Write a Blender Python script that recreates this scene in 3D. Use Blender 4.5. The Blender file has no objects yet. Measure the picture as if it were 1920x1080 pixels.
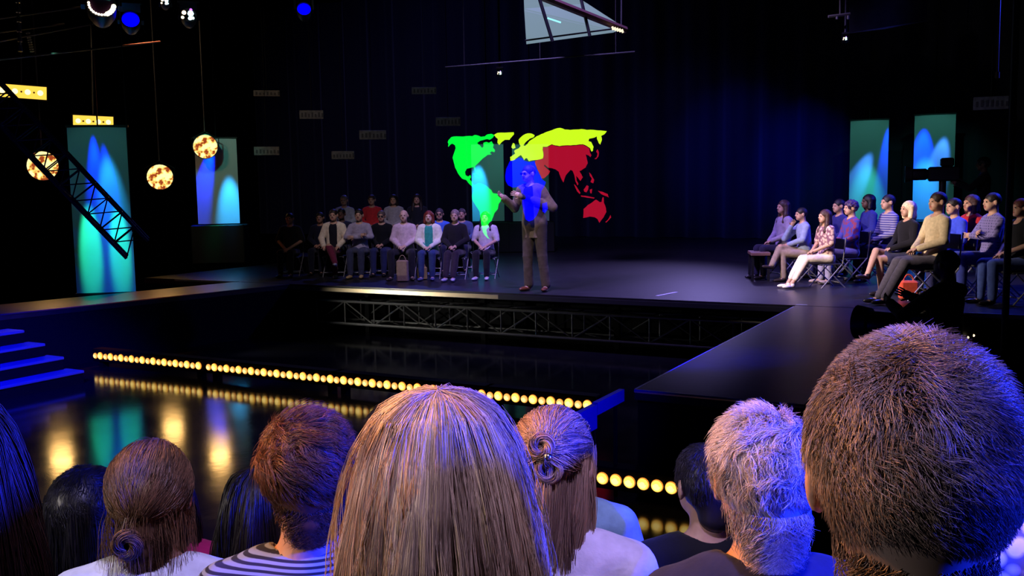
import bpy, math, random
import numpy as np
from mathutils import Vector, Matrix
random.seed(7); rng = np.random.default_rng(7)
C = bpy.context.scene.collection
# ------------------------------------------------------------------ camera
FPX=1800.0; YAW=math.radians(28.5); PIT=math.radians(-5.85); ROL=math.radians(.92)
CAM=np.array([0,0,2.29])
cF=np.array([-math.sin(YAW)*math.cos(PIT),math.cos(YAW)*math.cos(PIT),math.sin(PIT)])
_r=np.array([math.cos(YAW),math.sin(YAW),0.]); _u=np.cross(_r,cF)
cR=math.cos(ROL)*_r-math.sin(ROL)*_u; cU=math.cos(ROL)*_u+math.sin(ROL)*_r
def at(px,py,d=None,x=None,y=None,z=None):
    """point of the place seen at a pixel of the photograph, at depth d or on a plane"""
    r=cF+(px-960)/FPX*cR-(py-540)/FPX*cU
    if d is not None: t=d
    elif x is not None: t=(x-CAM[0])/r[0]
    elif y is not None: t=(y-CAM[1])/r[1]
    else: t=(z-CAM[2])/r[2]
    return CAM+t*r
def rel(right,fwd,z):  # position given relative to the seats: metres to the right / ahead of the seats
    return np.array([math.cos(YAW)*right-math.sin(YAW)*fwd, math.sin(YAW)*right+math.cos(YAW)*fwd, z])
cam=bpy.data.cameras.new('camera'); co=bpy.data.objects.new('camera',cam); C.objects.link(co)
M=Matrix(((cR[0],cU[0],-cF[0],CAM[0]),(cR[1],cU[1],-cF[1],CAM[1]),(cR[2],cU[2],-cF[2],CAM[2]),(0,0,0,1)))
co.matrix_world=M; cam.sensor_width=36; cam.lens=FPX/1920*36; cam.clip_start=.05; cam.clip_end=200
S=bpy.context.scene; S.camera=co
S.view_settings.view_transform='Standard'; S.view_settings.look='None'; S.view_settings.gamma=1; S.view_settings.exposure=0
S.view_settings.use_curve_mapping=False
S.cycles.max_bounces=5; S.cycles.diffuse_bounces=2; S.cycles.glossy_bounces=3; S.cycles.transparent_max_bounces=8
S.cycles.sample_clamp_indirect=3; S.cycles.caustics_reflective=False; S.cycles.caustics_refractive=False
S.cycles.use_denoising=True
w=bpy.data.worlds.new('world'); S.world=w; w.use_nodes=True
w.node_tree.nodes['Background'].inputs[0].default_value=(.0,.0,.01,1); w.node_tree.nodes['Background'].inputs[1].default_value=.1
# ------------------------------------------------------------------ materials
MC={}
def lin(c):
    return tuple((v/255/12.92 if v/255<=.04045 else ((v/255+.055)/1.055)**2.4) for v in c)
def mat(name,col,rough=.7,metal=0,spec=.4,noise=0,nscale=30,bump=0,bscale=200,emit=None,estr=1,sheen=0,pattern=None,coat=0):
    if name in MC: return MC[name]
    m=bpy.data.materials.new(name); m.use_nodes=True; nt=m.node_tree; b=nt.nodes['Principled BSDF']
    b.inputs['Base Color'].default_value=(*col,1); b.inputs['Roughness'].default_value=rough
    b.inputs['Metallic'].default_value=metal; b.inputs['Specular IOR Level'].default_value=spec
    if sheen: b.inputs['Sheen Weight'].default_value=sheen
    if coat: b.inputs['Coat Weight'].default_value=coat
    tc=nt.nodes.new('ShaderNodeTexCoord')
    if noise:
        n=nt.nodes.new('ShaderNodeTexNoise'); n.inputs['Scale'].default_value=nscale; n.inputs['Detail'].default_value=4
        nt.links.new(tc.outputs['Object'],n.inputs['Vector'])
        r=nt.nodes.new('ShaderNodeValToRGB'); r.color_ramp.elements[0].position=.3; r.color_ramp.elements[1].position=.7
        r.color_ramp.elements[0].color=(*[v*(1-noise) for v in col],1); r.color_ramp.elements[1].color=(*[min(1,v*(1+noise)) for v in col],1)
        nt.links.new(n.outputs['Fac'],r.inputs[0]); nt.links.new(r.outputs[0],b.inputs['Base Color'])
    if pattern:
        kind,c2,sc=pattern
        if kind=='stripes' or kind=='plaid':
            wv=nt.nodes.new('ShaderNodeTexWave'); wv.bands_direction='Z'; wv.inputs['Scale'].default_value=sc
            nt.links.new(tc.outputs['Object'],wv.inputs['Vector']); f=wv.outputs['Fac']
            if kind=='plaid':
                w2=nt.nodes.new('ShaderNodeTexWave'); w2.bands_direction='X'; w2.inputs['Scale'].default_value=sc
                nt.links.new(tc.outputs['Object'],w2.inputs['Vector'])
                mm=nt.nodes.new('ShaderNodeMath'); mm.operation='MULTIPLY'; nt.links.new(f,mm.inputs[0]); nt.links.new(w2.outputs['Fac'],mm.inputs[1]); f=mm.outputs[0]
        else:
            vo=nt.nodes.new('ShaderNodeTexVoronoi'); vo.inputs['Scale'].default_value=sc; nt.links.new(tc.outputs['Object'],vo.inputs['Vector']); f=vo.outputs['Distance']
        r=nt.nodes.new('ShaderNodeValToRGB'); r.color_ramp.elements[0].position=.35; r.color_ramp.elements[1].position=.6
        r.color_ramp.elements[0].color=(*col,1); r.color_ramp.elements[1].color=(*c2,1)
        nt.links.new(f,r.inputs[0]); nt.links.new(r.outputs[0],b.inputs['Base Color'])
    if bump:
        n=nt.nodes.new('ShaderNodeTexNoise'); n.inputs['Scale'].default_value=bscale; n.inputs['Detail'].default_value=3
        nt.links.new(tc.outputs['Object'],n.inputs['Vector'])
        bp=nt.nodes.new('ShaderNodeBump'); bp.inputs['Strength'].default_value=bump; bp.inputs['Distance'].default_value=.01
        nt.links.new(n.outputs['Fac'],bp.inputs['Height']); nt.links.new(bp.outputs[0],b.inputs['Normal'])
    if emit: b.inputs['Emission Color'].default_value=(*emit,1); b.inputs['Emission Strength'].default_value=estr
    MC[name]=m; return m
def fab(name,rgb,**k):
    return mat(name,lin(rgb),rough=.85,spec=.2,noise=k.pop('noise',.15),nscale=25,sheen=.1,**k)
def glow(name,col,strength):
    if name in MC: return MC[name]
    m=bpy.data.materials.new(name); m.use_nodes=True; nt=m.node_tree; nt.nodes.clear()
    e=nt.nodes.new('ShaderNodeEmission'); e.inputs[0].default_value=(*col,1); e.inputs[1].default_value=strength
    o=nt.nodes.new('ShaderNodeOutputMaterial'); nt.links.new(e.outputs[0],o.inputs[0]); MC[name]=m; return m
def proj(name,col,strength,tr=1.0):
    m=bpy.data.materials.new(name); m.use_nodes=True; nt=m.node_tree; nt.nodes.clear()
    e=nt.nodes.new('ShaderNodeEmission'); e.inputs[0].default_value=(*col,1); e.inputs[1].default_value=strength
    t=nt.nodes.new('ShaderNodeBsdfTransparent'); t.inputs[0].default_value=(tr,tr,tr,1); a=nt.nodes.new('ShaderNodeAddShader')
    o=nt.nodes.new('ShaderNodeOutputMaterial'); nt.links.new(e.outputs[0],a.inputs[0]); nt.links.new(t.outputs[0],a.inputs[1]); nt.links.new(a.outputs[0],o.inputs[0]); return m
# ------------------------------------------------------------------ mesh helpers
def mesh_from(name,V,F,smooth=True,tone=None):
    V=np.asarray(V,np.float32); me=bpy.data.meshes.new(name)
    if isinstance(F,np.ndarray):
        n=F.shape[1]; me.vertices.add(len(V)); me.vertices.foreach_set('co',V.ravel())
        me.loops.add(F.size); me.loops.foreach_set('vertex_index',F.ravel().astype(np.int32))
        me.polygons.add(len(F)); me.polygons.foreach_set('loop_start',np.arange(0,F.size,n,dtype=np.int32))
        me.update(calc_edges=True)
    else: me.from_pydata([tuple(v) for v in V],[],F); me.update()
    if smooth: me.polygons.foreach_set('use_smooth',np.ones(len(me.polygons),bool))
    if tone is not None:
        a=me.attributes.new('tone','FLOAT','POINT'); a.data.foreach_set('value',np.asarray(tone,np.float32))
    me.validate() if not isinstance(F,np.ndarray) else None
    return me
def link(name,me,m=None,parent=None):
    o=bpy.data.objects.new(name,me); C.objects.link(o)
    if m is not None: me.materials.append(m)
    if parent is not None: o.parent=parent
    return o
def tag(o,label=None,cat=None,group=None,kind=None):
    if label: o['label']=label
    if cat: o['category']=cat
    if group: o['group']=group
    if kind: o['kind']=kind
    return o
def empty(name,loc,rz=0,label=None,cat=None,group=None):
    o=bpy.data.objects.new(name,None); C.objects.link(o); o.location=tuple(loc); o.rotation_euler=(0,0,rz); o.empty_display_size=.1
    return tag(o,label,cat,group)
def copy_tree(o,parent=None):
    c=o.copy(); C.objects.link(c)
    if parent is not None: c.parent=parent
    for ch in list(o.children): copy_tree(ch,c)
    return c
class MB:
    def __init__(s): s.V=[]; s.F=[]; s.smooth=False
    def add(s,V,F):
        n=len(s.V); s.V+= [tuple(v) for v in V]; s.F+=[tuple(i+n for i in f) for f in F]; return s
    def box(s,lo,hi,bev=0):
        x0,y0,z0=lo; x1,y1,z1=hi
        if bev:
            b=bev; V=[]
            for z,i in ((z0,b),(z0+b,0),(z1-b,0),(z1,b)):
                V+=[(x0+i+b,y0+i,z),(x1-i-b,y0+i,z),(x1-i,y0+i+b,z),(x1-i,y1-i-b,z),(x1-i-b,y1-i,z),(x0+i+b,y1-i,z),(x0+i,y1-i-b,z),(x0+i,y0+i+b,z)]
            F=[tuple(range(7,-1,-1)),tuple(range(24,32))]
            for k in range(3):
                for j in range(8): F.append((k*8+j,k*8+(j+1)%8,k*8+8+(j+1)%8,k*8+8+j))
            return s.add(V,F)
        V=[(x0,y0,z0),(x1,y0,z0),(x1,y1,z0),(x0,y1,z0),(x0,y0,z1),(x1,y0,z1),(x1,y1,z1),(x0,y1,z1)]
        return s.add(V,[(3,2,1,0),(4,5,6,7),(0,1,5,4),(1,2,6,5),(2,3,7,6),(3,0,4,7)])
    def prism(s,poly,z0,z1):
        n=len(poly); V=[(x,y,z0) for x,y in poly]+[(x,y,z1) for x,y in poly]
        return s.add(V,[tuple(range(n-1,-1,-1)),tuple(range(n,2*n))]+[(i,(i+1)%n,n+(i+1)%n,n+i) for i in range(n)])
    def tube(s,pts,r,n=8,cap=True):
        pts=[Vector([float(q) for q in p]) for p in pts]; rs=[float(q) for q in r] if isinstance(r,(list,tuple)) else [float(r)]*len(pts); V=[]
        for i,p in enumerate(pts):
            t=(pts[min(i+1,len(pts)-1)]-pts[max(i-1,0)]).normalized()
            a=t.cross(Vector((0,0,1)) if abs(t.z)<.9 else Vector((1,0,0))).normalized(); b=t.cross(a)
            for k in range(n): V.append(p+rs[i]*(math.cos(2*math.pi*k/n)*a+math.sin(2*math.pi*k/n)*b))
        F=[]
        for i in range(len(pts)-1):
            for k in range(n): F.append((i*n+k,i*n+(k+1)%n,(i+1)*n+(k+1)%n,(i+1)*n+k))
        if cap: F+=[tuple(range(n-1,-1,-1)),tuple(range((len(pts)-1)*n,len(pts)*n))]
        return s.add(V,F)
    def lathe(s,c,axis,prof,n=24):
        """prof: list of (distance along axis, radius)"""
        c=Vector(c); t=Vector(axis).normalized(); a=t.cross(Vector((0,0,1)) if abs(t.z)<.9 else Vector((1,0,0))).normalized(); b=t.cross(a); V=[];F=[]
        for (h,r) in prof:
            for k in range(n): V.append(c+t*h+max(r,1e-5)*(math.cos(2*math.pi*k/n)*a+math.sin(2*math.pi*k/n)*b))
        for i in range(len(prof)-1):
            for k in range(n): F.append((i*n+k,i*n+(k+1)%n,(i+1)*n+(k+1)%n,(i+1)*n+k))
        return s.add(V,F)
    def build(s,name,m,parent=None,smooth=None):
        me=mesh_from(name,s.V,s.F,smooth=s.smooth if smooth is None else smooth)
        if (smooth if smooth is not None else s.smooth):
            try: me.set_sharp_from_angle(angle=math.radians(40))
            except Exception: pass
        return link(name,me,m,parent)
# ------------------------------------------------------------------ implicit surfaces -> one continuous mesh
def nrm(v): v=np.asarray(v,float); return v/np.linalg.norm(v)
class SDF:
    def __init__(s,h,lo,hi):
        s.h=h; s.lo=np.array(lo,float); s.n=np.ceil((np.array(hi,float)-s.lo)/h).astype(int)+1
        s.D=np.full(tuple(s.n),1.0,np.float32); s.ax=[(s.lo[i]+h*np.arange(s.n[i])).astype(np.float32) for i in range(3)]
    def _blk(s,lo,hi,m):
        sl=[];g=[]
        for i in range(3):
            a=max(0,int((lo[i]-m-s.lo[i])/s.h)); b=min(s.n[i],int((hi[i]+m-s.lo[i])/s.h)+2)
            if b<=a: return None,None
            sl.append(slice(a,b)); g.append(s.ax[i][a:b])
        return tuple(sl),np.meshgrid(*g,indexing='ij',sparse=True)
    def _mix(s,sl,d,k,op):
        a=s.D[sl]
        if op=='u':
            if k>0: hh=np.maximum(k-np.abs(a-d),0)/k; s.D[sl]=np.minimum(a,d)-hh*hh*k*.25
            else: s.D[sl]=np.minimum(a,d)
        else:
            d=-d
            if k>0: hh=np.maximum(k-np.abs(a-d),0)/k; s.D[sl]=np.maximum(a,d)+hh*hh*k*.25
            else: s.D[sl]=np.maximum(a,d)
    def rc(s,a,b,ra,rb,k=.03,op='u'):
        a=np.array(a,float); b=np.array(b,float); r=max(ra,rb)
        sl,G=s._blk(np.minimum(a,b)-r,np.maximum(a,b)+r,k+.03)
        if sl is None: return s
        ba=b-a; L=max(1e-9,ba@ba); X,Y,Z=G; px,py,pz=X-a[0],Y-a[1],Z-a[2]
        t=np.clip((px*ba[0]+py*ba[1]+pz*ba[2])/L,0,1)
        d=np.sqrt((px-t*ba[0])**2+(py-t*ba[1])**2+(pz-t*ba[2])**2)-(ra+(rb-ra)*t)
        s._mix(sl,d.astype(np.float32),k,op); return s
    def el(s,c,r,k=.03,op='u',R=None):
        c=np.array(c,float); r=np.array(r,float); m=r.max() if R is not None else r
        sl,G=s._blk(c-m,c+m,k+.03)
        if sl is None: return s
        X,Y,Z=G; p=[X-c[0],Y-c[1],Z-c[2]]
        if R is not None: p=[R[0][i]*p[0]+R[1][i]*p[1]+R[2][i]*p[2] for i in range(3)]
        k0=np.sqrt((p[0]/r[0])**2+(p[1]/r[1])**2+(p[2]/r[2])**2); k1=np.sqrt((p[0]/r[0]**2)**2+(p[1]/r[1]**2)**2+(p[2]/r[2]**2)**2)
        d=k0*(k0-1)/np.maximum(k1,1e-6); s._mix(sl,d.astype(np.float32),k,op); return s
    def cut(s,p,n):  # remove the side the normal points to
        X,Y,Z=np.meshgrid(*s.ax,indexing='ij',sparse=True); n=nrm(n)
        d=(X-p[0])*n[0]+(Y-p[1])*n[1]+(Z-p[2])*n[2]; s.D=np.maximum(s.D,d.astype(np.float32)); return s
    def noise(s,amp,f,seed=0):
        X,Y,Z=np.meshgrid(*s.ax,indexing='ij',sparse=True); q=seed*1.7
        s.D=s.D+(amp*(np.sin(f*X+q+1.3*np.sin(.7*f*Z))*np.sin(f*.9*Y+2*q)*np.sin(f*.6*Z+q))).astype(np.float32); return s
    def mesh(s):
        D=s.D; D[0]=D[-1]=1; D[:,0]=D[:,-1]=1; D[:,:,0]=D[:,:,-1]=1
        I=D<0; nx,ny,nz=D.shape
        cnt=np.zeros((nx-1,ny-1,nz-1),np.int8)
        for i in (0,1):
            for j in (0,1):
                for k in (0,1): cnt+=I[i:nx-1+i,j:ny-1+j,k:nz-1+k]
        act=np.argwhere((cnt>0)&(cnt<8))
        if len(act)==0: return np.zeros((0,3)),np.zeros((0,4),np.int32)
        idx=np.full(cnt.shape,-1,np.int32); idx[act[:,0],act[:,1],act[:,2]]=np.arange(len(act))
        acc=np.zeros((len(act),3)); num=np.zeros(len(act)); cor=[(i,j,k) for i in (0,1) for j in (0,1) for k in (0,1)]
        val={c:D[act[:,0]+c[0],act[:,1]+c[1],act[:,2]+c[2]].astype(float) for c in cor}
        for c in cor:
            for a in range(3):
                if c[a]==0:
                    e=list(c); e[a]=1; e=tuple(e); v0,v1=val[c],val[e]; mk=(v0<0)!=(v1<0)
                    t=np.where(mk,v0/np.where(mk,v0-v1,1),0)
                    for q in range(3): acc[:,q]+=mk*(c[q]+(t if q==a else 0))
                    num+=mk
        P=(act+acc/num[:,None])*s.h+s.lo; Q=[]
        for a in range(3):
            b,c=(a+1)%3,(a+2)%3
            s0=[slice(None)]*3; s1=[slice(None)]*3; s0[a]=slice(0,-1); s1[a]=slice(1,None)
            I0=I[tuple(s0)];I1=I[tuple(s1)]; e=np.argwhere(I0!=I1); e=e[(e[:,b]>0)&(e[:,c]>0)]
            fl=I0[e[:,0],e[:,1],e[:,2]]; q=[]
            for db,dc in ((-1,-1),(0,-1),(0,0),(-1,0)):
                t=e.copy(); t[:,b]+=db; t[:,c]+=dc; q.append(idx[t[:,0],t[:,1],t[:,2]])
            q=np.stack(q,1); q[~fl]=q[~fl][:,::-1]; Q.append(q)
        return P,np.concatenate(Q).astype(np.int32)
# ------------------------------------------------------------------ people
def skin(tone='light'):
    c={'light':(.52,.30,.21),'pale':(.6,.38,.29),'tan':(.42,.22,.14),'dark':(.12,.06,.04)}[tone]
    m=mat('skin_'+tone,c,rough=.5,spec=.4,noise=.08,nscale=40)
    m.node_tree.nodes['Principled BSDF'].inputs['Subsurface Weight'].default_value=.08
    m.node_tree.nodes['Principled BSDF'].inputs['Subsurface Radius'].default_value=(.01,.004,.002)
    return m
def hand_tubes(V,F,w,d,n,side,curl,s):
    """five separate tapered fingers rooted in the palm; w wrist, d forearm direction, n palm normal"""
    d=nrm(d); n=np.array(n,float); n=nrm(n-d*(n@d)); l=np.cross(d,n)*side
    def chain(p0,dr,L,r,cu):
        nonlocal V,F
        pts=[p0]; dd=nrm(dr)
        for i,q in enumerate((.42,.33,.25)):
            pts.append(pts[-1]+dd*L*q); a=cu*(.5+.25*i); dd=nrm(dd*math.cos(a)+n*math.sin(a))
        m=MB(); m.tube(pts,[r,r*.95,r*.85,r*.6],n=6); o=len(V)
        V+=list(m.V); F+=[tuple(i+o for i in f) for f in m.F]
    for i,(o,L) in enumerate(((-.028,.068),(-.009,.078),(.010,.072),(.028,.056))):
        chain(w+d*.085*s+l*o*s,d+l*o*3,L*s,.0085*s,curl)
    chain(w+d*.03*s-l*.03*s,nrm(d*.8-l*.7+n*.2),.06*s,.0100*s,curl*.6)
POSE={ # elbow, wrist for the two arms (x mirrored for the left), seated
 'lap':((.235,.03,.77),(.06,.23,.65),(.235,.03,.77),(.06,.24,.66)),
 'knees':((.25,.05,.77),(.15,.27,.63),(.25,.05,.77),(.15,.27,.63)),
 'crossed':((.25,.09,.80),(-.05,.21,.84),(.25,.09,.80),(-.05,.23,.80)),
 'chin':((.15,.30,.80),(.05,.20,1.02),(.22,.10,.78),(-.02,.27,.70)),
 'clasp':((.27,.02,.76),(.04,.30,.60),(.27,.02,.76),(.04,.30,.60)),
 'side':((.23,-.04,.75),(.24,.06,.53),(.23,-.04,.75),(.24,.06,.53)),
 'present':((.30,.0,1.17-.42),(.33,.20,1.31-.42),(.31,-.03,1.18-.42),(-.02,.22,1.34-.42)),
 'camera':((.26,.22,1.22-.42),(.14,.42,1.33-.42),(.26,.22,1.22-.42),(.16,.42,1.30-.42)),
}
class Fig: pass
def skel(s=1.0,stand=False,pose='lap',legs='down',lean=0.0,yaw=0,nod=0,tilt=0,fat=1.0,side=0):
    k=Fig(); k.s=s; k.fat=fat; dz=.42 if stand else 0; pz=.53+dz
    cl,sl=math.cos(lean),math.sin(lean)
    def U(p):
        x,y,z=p; z=z+dz-pz; return np.array([x+side*z,y*cl+z*sl,pz+z*cl-y*sl])*s
    k.U=U; k.pel=np.array([0,0,.55+dz])*s; k.wai=U((0,-.01,.72)); k.che=U((0,-.01,.91)); k.nb=U((0,-.02,1.05)); k.hc=U((0,.015,1.225))
    k.sh=[U((.165,-.01,1.0)),U((-.165,-.01,1.0))]
    e1,w1,e2,w2=POSE[pose]; k.el=[U(e1),U((-e2[0],e2[1],e2[2]))]; k.wr=[U(w1),U((-w2[0],w2[1],w2[2]))]
    k.hip=[np.array([.09,0,.50+dz])*s,np.array([-.09,0,.50+dz])*s]
    if stand:
        k.kn=[np.array([.10,.03,.50])*s,np.array([-.12,.0,.50])*s]; k.an=[np.array([.11,.0,.09])*s,np.array([-.15,-.04,.09])*s]; k.fd=[nrm((.15,1,0)),nrm((-.35,1,0))]
    else:
        k.kn=[np.array([.11,.43,.52])*s,np.array([-.11,.43,.52])*s]; k.an=[np.array([.11,.45,.09])*s,np.array([-.10,.42,.09])*s]; k.fd=[nrm((.15,1,0)),nrm((-.15,1,0))]
        if legs=='cross': k.kn[0]=np.array([.0,.45,.63])*s; k.an[0]=np.array([-.16,.66,.33])*s; k.fd[0]=nrm((-.2,1,.15)); k.kn[1]=np.array([-.06,.43,.52])*s
        if legs=='crossL': k.kn[1]=np.array([-.0,.45,.63])*s; k.an[1]=np.array([.16,.66,.33])*s; k.fd[1]=nrm((.2,1,.15))
        if legs=='out': 
            for i,q in ((0,1),(1,-1)): k.kn[i]=np.array([q*.08,.42,.50])*s; k.an[i]=np.array([q*.07,.66,.10])*s
        if legs=='wide':
            for i,q in ((0,1),(1,-1)): k.kn[i]=np.array([q*.2,.41,.52])*s; k.an[i]=np.array([q*.2,.43,.09])*s; k.fd[i]=nrm((q*.3,1,0))
    cy,sy=math.cos(yaw),math.sin(yaw); cn,sn=math.cos(nod),math.sin(nod); ct,st=math.cos(tilt),math.sin(tilt)
    Rz=np.array([[cy,-sy,0],[sy,cy,0],[0,0,1]]); Rx=np.array([[1,0,0],[0,cn,-sn],[0,sn,cn]]); Ry=np.array([[ct,0,st],[0,1,0],[-st,0,ct]])
    k.R=Rz@Rx@Ry; k.stand=stand; k.dz=dz*s
    k.H=lambda p:k.hc+k.R@(np.array(p,float)*s)
    return k
def box_of(k,m=.12):
    P=np.array([k.pel,k.hc,*k.sh,*k.el,*k.wr,*k.hip,*k.kn,*k.an]); lo=P.min(0)-m*1.0; hi=P.max(0)+m
    lo[2]=-.02; hi[2]=k.hc[2]+.17*k.s; lo[0]-=.04; hi[0]+=.04; lo[1]-=.04; hi[1]+=.10
    return lo,hi
def add_head(g,k,fine=False):
    s=k.s; H=k.H; R=k.R
    def E(c,r,kk=.02,op='u',R2=None): g.el(H(c),np.array(r)*s,kk*s,op,R=R if R2 is None else R@R2)
    E((0,-.014,.028),(.076,.095,.086)); E((0,.028,-.03),(.060,.064,.076),.03); E((0,.066,-.085),(.022,.018,.016),.03)
    E((.033,.045,-.055),(.024,.035,.03),.03); E((-.033,.045,-.055),(.024,.035,.03),.03)
    E((0,.083,.03),(.045,.012,.010),.02)
    for q in (1,-1): E((q*.031,.096,.010),(.017,.012,.011),.012,'s'); E((q*.030,.080,.010),(.0125,.0125,.0115),.003)
    g.rc(H((0,.088,.018)),H((0,.106,-.018)),.008*s,.013*s,.014*s); E((.011,.095,-.022),(.009,.010,.008),.01); E((-.011,.095,-.022),(.009,.010,.008),.01)
    E((0,.087,-.044),(.024,.010,.0065),.007); E((0,.085,-.055),(.020,.010,.0065),.006)
    for q in (1,-1):
        a=.35*q; Rr=np.array([[math.cos(a),-math.sin(a),0],[math.sin(a),math.cos(a),0],[0,0,1]])
        E((q*.083,-.012,.0),(.0100,.023,.036),.008,R2=Rr)
        if fine: E((q*.087,-.004,.004),(.007,.012,.020),.004,'s',R2=Rr); E((q*.083,-.004,-.026),(.007,.011,.011),.006)
    g.rc(H((0,-.025,-.045)),k.nb,.052*s,.058*s,.03*s)
def torso(g,k,i=0.0,arms=True,arm_i=0,upto=1.0):
    s=k.s; f=k.fat; g.el(k.pel,np.array([.165*f+i,.12*f+i,.13+i])*s,.05); g.el(k.wai,np.array([.14*f+i,.105*f+i,.16+i])*s,.06); g.el(k.che,np.array([.155*f+i,.108+i,.16+i])*s,.06)
    g.rc(k.sh[0]*.8+k.sh[1]*.2+np.array([0,0,.022*s]),k.sh[1]*.8+k.sh[0]*.2+np.array([0,0,.022*s]),(.05+i)*s,(.05+i)*s,.05)
    g.rc(k.nb-np.array([0,0,.02*s]),k.che*.3+k.nb*.7,(.055+i*.5)*s,(.075+i)*s,.06)
    if arms:
        for a in (0,1):
            i2=i+arm_i; g.rc(k.sh[a],k.el[a],(.050+i2)*s,(.040+i2)*s,.03)
            if upto>=1: g.rc(k.el[a],k.wr[a],(.039+i2)*s,(.028+i2)*s,.015)
            elif upto>0: g.rc(k.sh[a],k.sh[a]*(1-upto)+k.el[a]*upto,(.050+i2)*s,(.047+i2)*s,.03)
def legs_(g,k,i=0.0,upto=1.0):
    s=k.s; f=.5+.5*k.fat
    for a in (0,1):
        g.rc(k.hip[a],k.kn[a],(.085*f+i)*s,(.057+i)*s,.03)
        e=k.kn[a]*(1-upto)+k.an[a]*upto
        mid=k.kn[a]*.6+k.an[a]*.4
        lo_=.012 if (k.stand and i>0) else 0
        if upto>.4: g.rc(k.kn[a],mid,(.057+i)*s,(.053+i)*s,.006); g.rc(mid,e,(.053+i)*s,(.036+i*1.2+lo_)*s,.004)
        else: g.rc(k.kn[a],e,(.057+i)*s,(.055+i)*s,.006)
def shoe_mesh(k,a,h=.008,low=True):
    s=k.s; an=k.an[a]; d=k.fd[a]; z0=an[2]-.09*s; R=np.array([np.cross(d,[0,0,1]),d,[0,0,1]]).T; R[:,2]=np.cross(R[:,0],d)
    g=SDF(h,an+np.array([-.26,-.26,-.16])*s,an+np.array([.26,.26,.08])*s)
    up=R[:,2]; b=an-up*.085*s
    g.el(b+d*.10*s+up*.028*s,np.array([.043,.105,.034])*s,.02,R=R); g.el(b+d*.0*s+up*.04*s,np.array([.036,.05,.042])*s,.03,R=R); g.rc(b+up*.05*s,an+up*.0,.038*s,.04*s,.02)
    g.cut(b,-up); g.cut(an+up*.01*s,up)
    return g.mesh()
HB={}
def hair_far(k,style,h=.009):
    s=k.s; H=k.H; R=k.R
    lo,hi=H((0,0,0))-np.array([.2,.2,.45])*s,H((0,0,0))+np.array([.2,.2,.2])*s
    g=SDF(h,lo,hi)
    def E(c,r,kk=.02,op='u'): g.el(H(c),np.array(r)*s,kk*s,op,R=R)
    if style=='bald':
        E((0,-.03,.0),(.080,.090,.045)); E((0,.02,.05),(.2,.09,.06),.01,'s'); E((0,.09,-.03),(.09,.095,.12),.01,'s'); E((0,-.03,.075),(.085,.1,.05),.01,'s')
        return g.mesh()
    E((0,-.018,.036),(.086,.103,.095))
    if style in ('long','longfront'):
        for q in (1,-1):
            g.rc(H((q*.062,-.03,.03)),H((q*.085,-.01,-.13)),.045*s,.045*s,.03*s); g.rc(H((q*.085,-.01,-.13)),H((q*.10,.045,-.25)),.042*s,.03*s,.03*s)
        g.rc(H((0,-.06,.02)),H((0,-.085,-.22)),.07*s,.065*s,.04*s)
    elif style=='bob':
        for q in (1,-1): g.rc(H((q*.06,-.02,.03)),H((q*.078,.0,-.10)),.045*s,.04*s,.03*s)
        g.rc(H((0,-.05,.02)),H((0,-.07,-.10)),.07*s,.065*s,.04*s)
    elif style=='tied':
        g.rc(H((0,-.10,.03)),H((0,-.13,-.12)),.035*s,.02*s,.02*s)
    elif style=='curly':
        E((0,-.02,.04),(.105,.115,.105)); g.noise(.012,90,3)
    E((0,.098,-.045),(.062,.075,.098),.012,'s')
    if style in ('short','bald','tied','curly'):
        E((0,.03,-.12),(.12,.13,.10),.015,'s'); 
        for q in (1,-1): E((q*.09,.01,-.015),(.03,.03,.05),.01,'s')
    g.noise(.003,120,k.s*10)
    return g.mesh()
def hairmat(rgb): 
    return mat('hair_%d_%d_%d'%rgb,lin(rgb),rough=.5,spec=.4,noise=.35,nscale=60,bump=.3,bscale=150)
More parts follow.
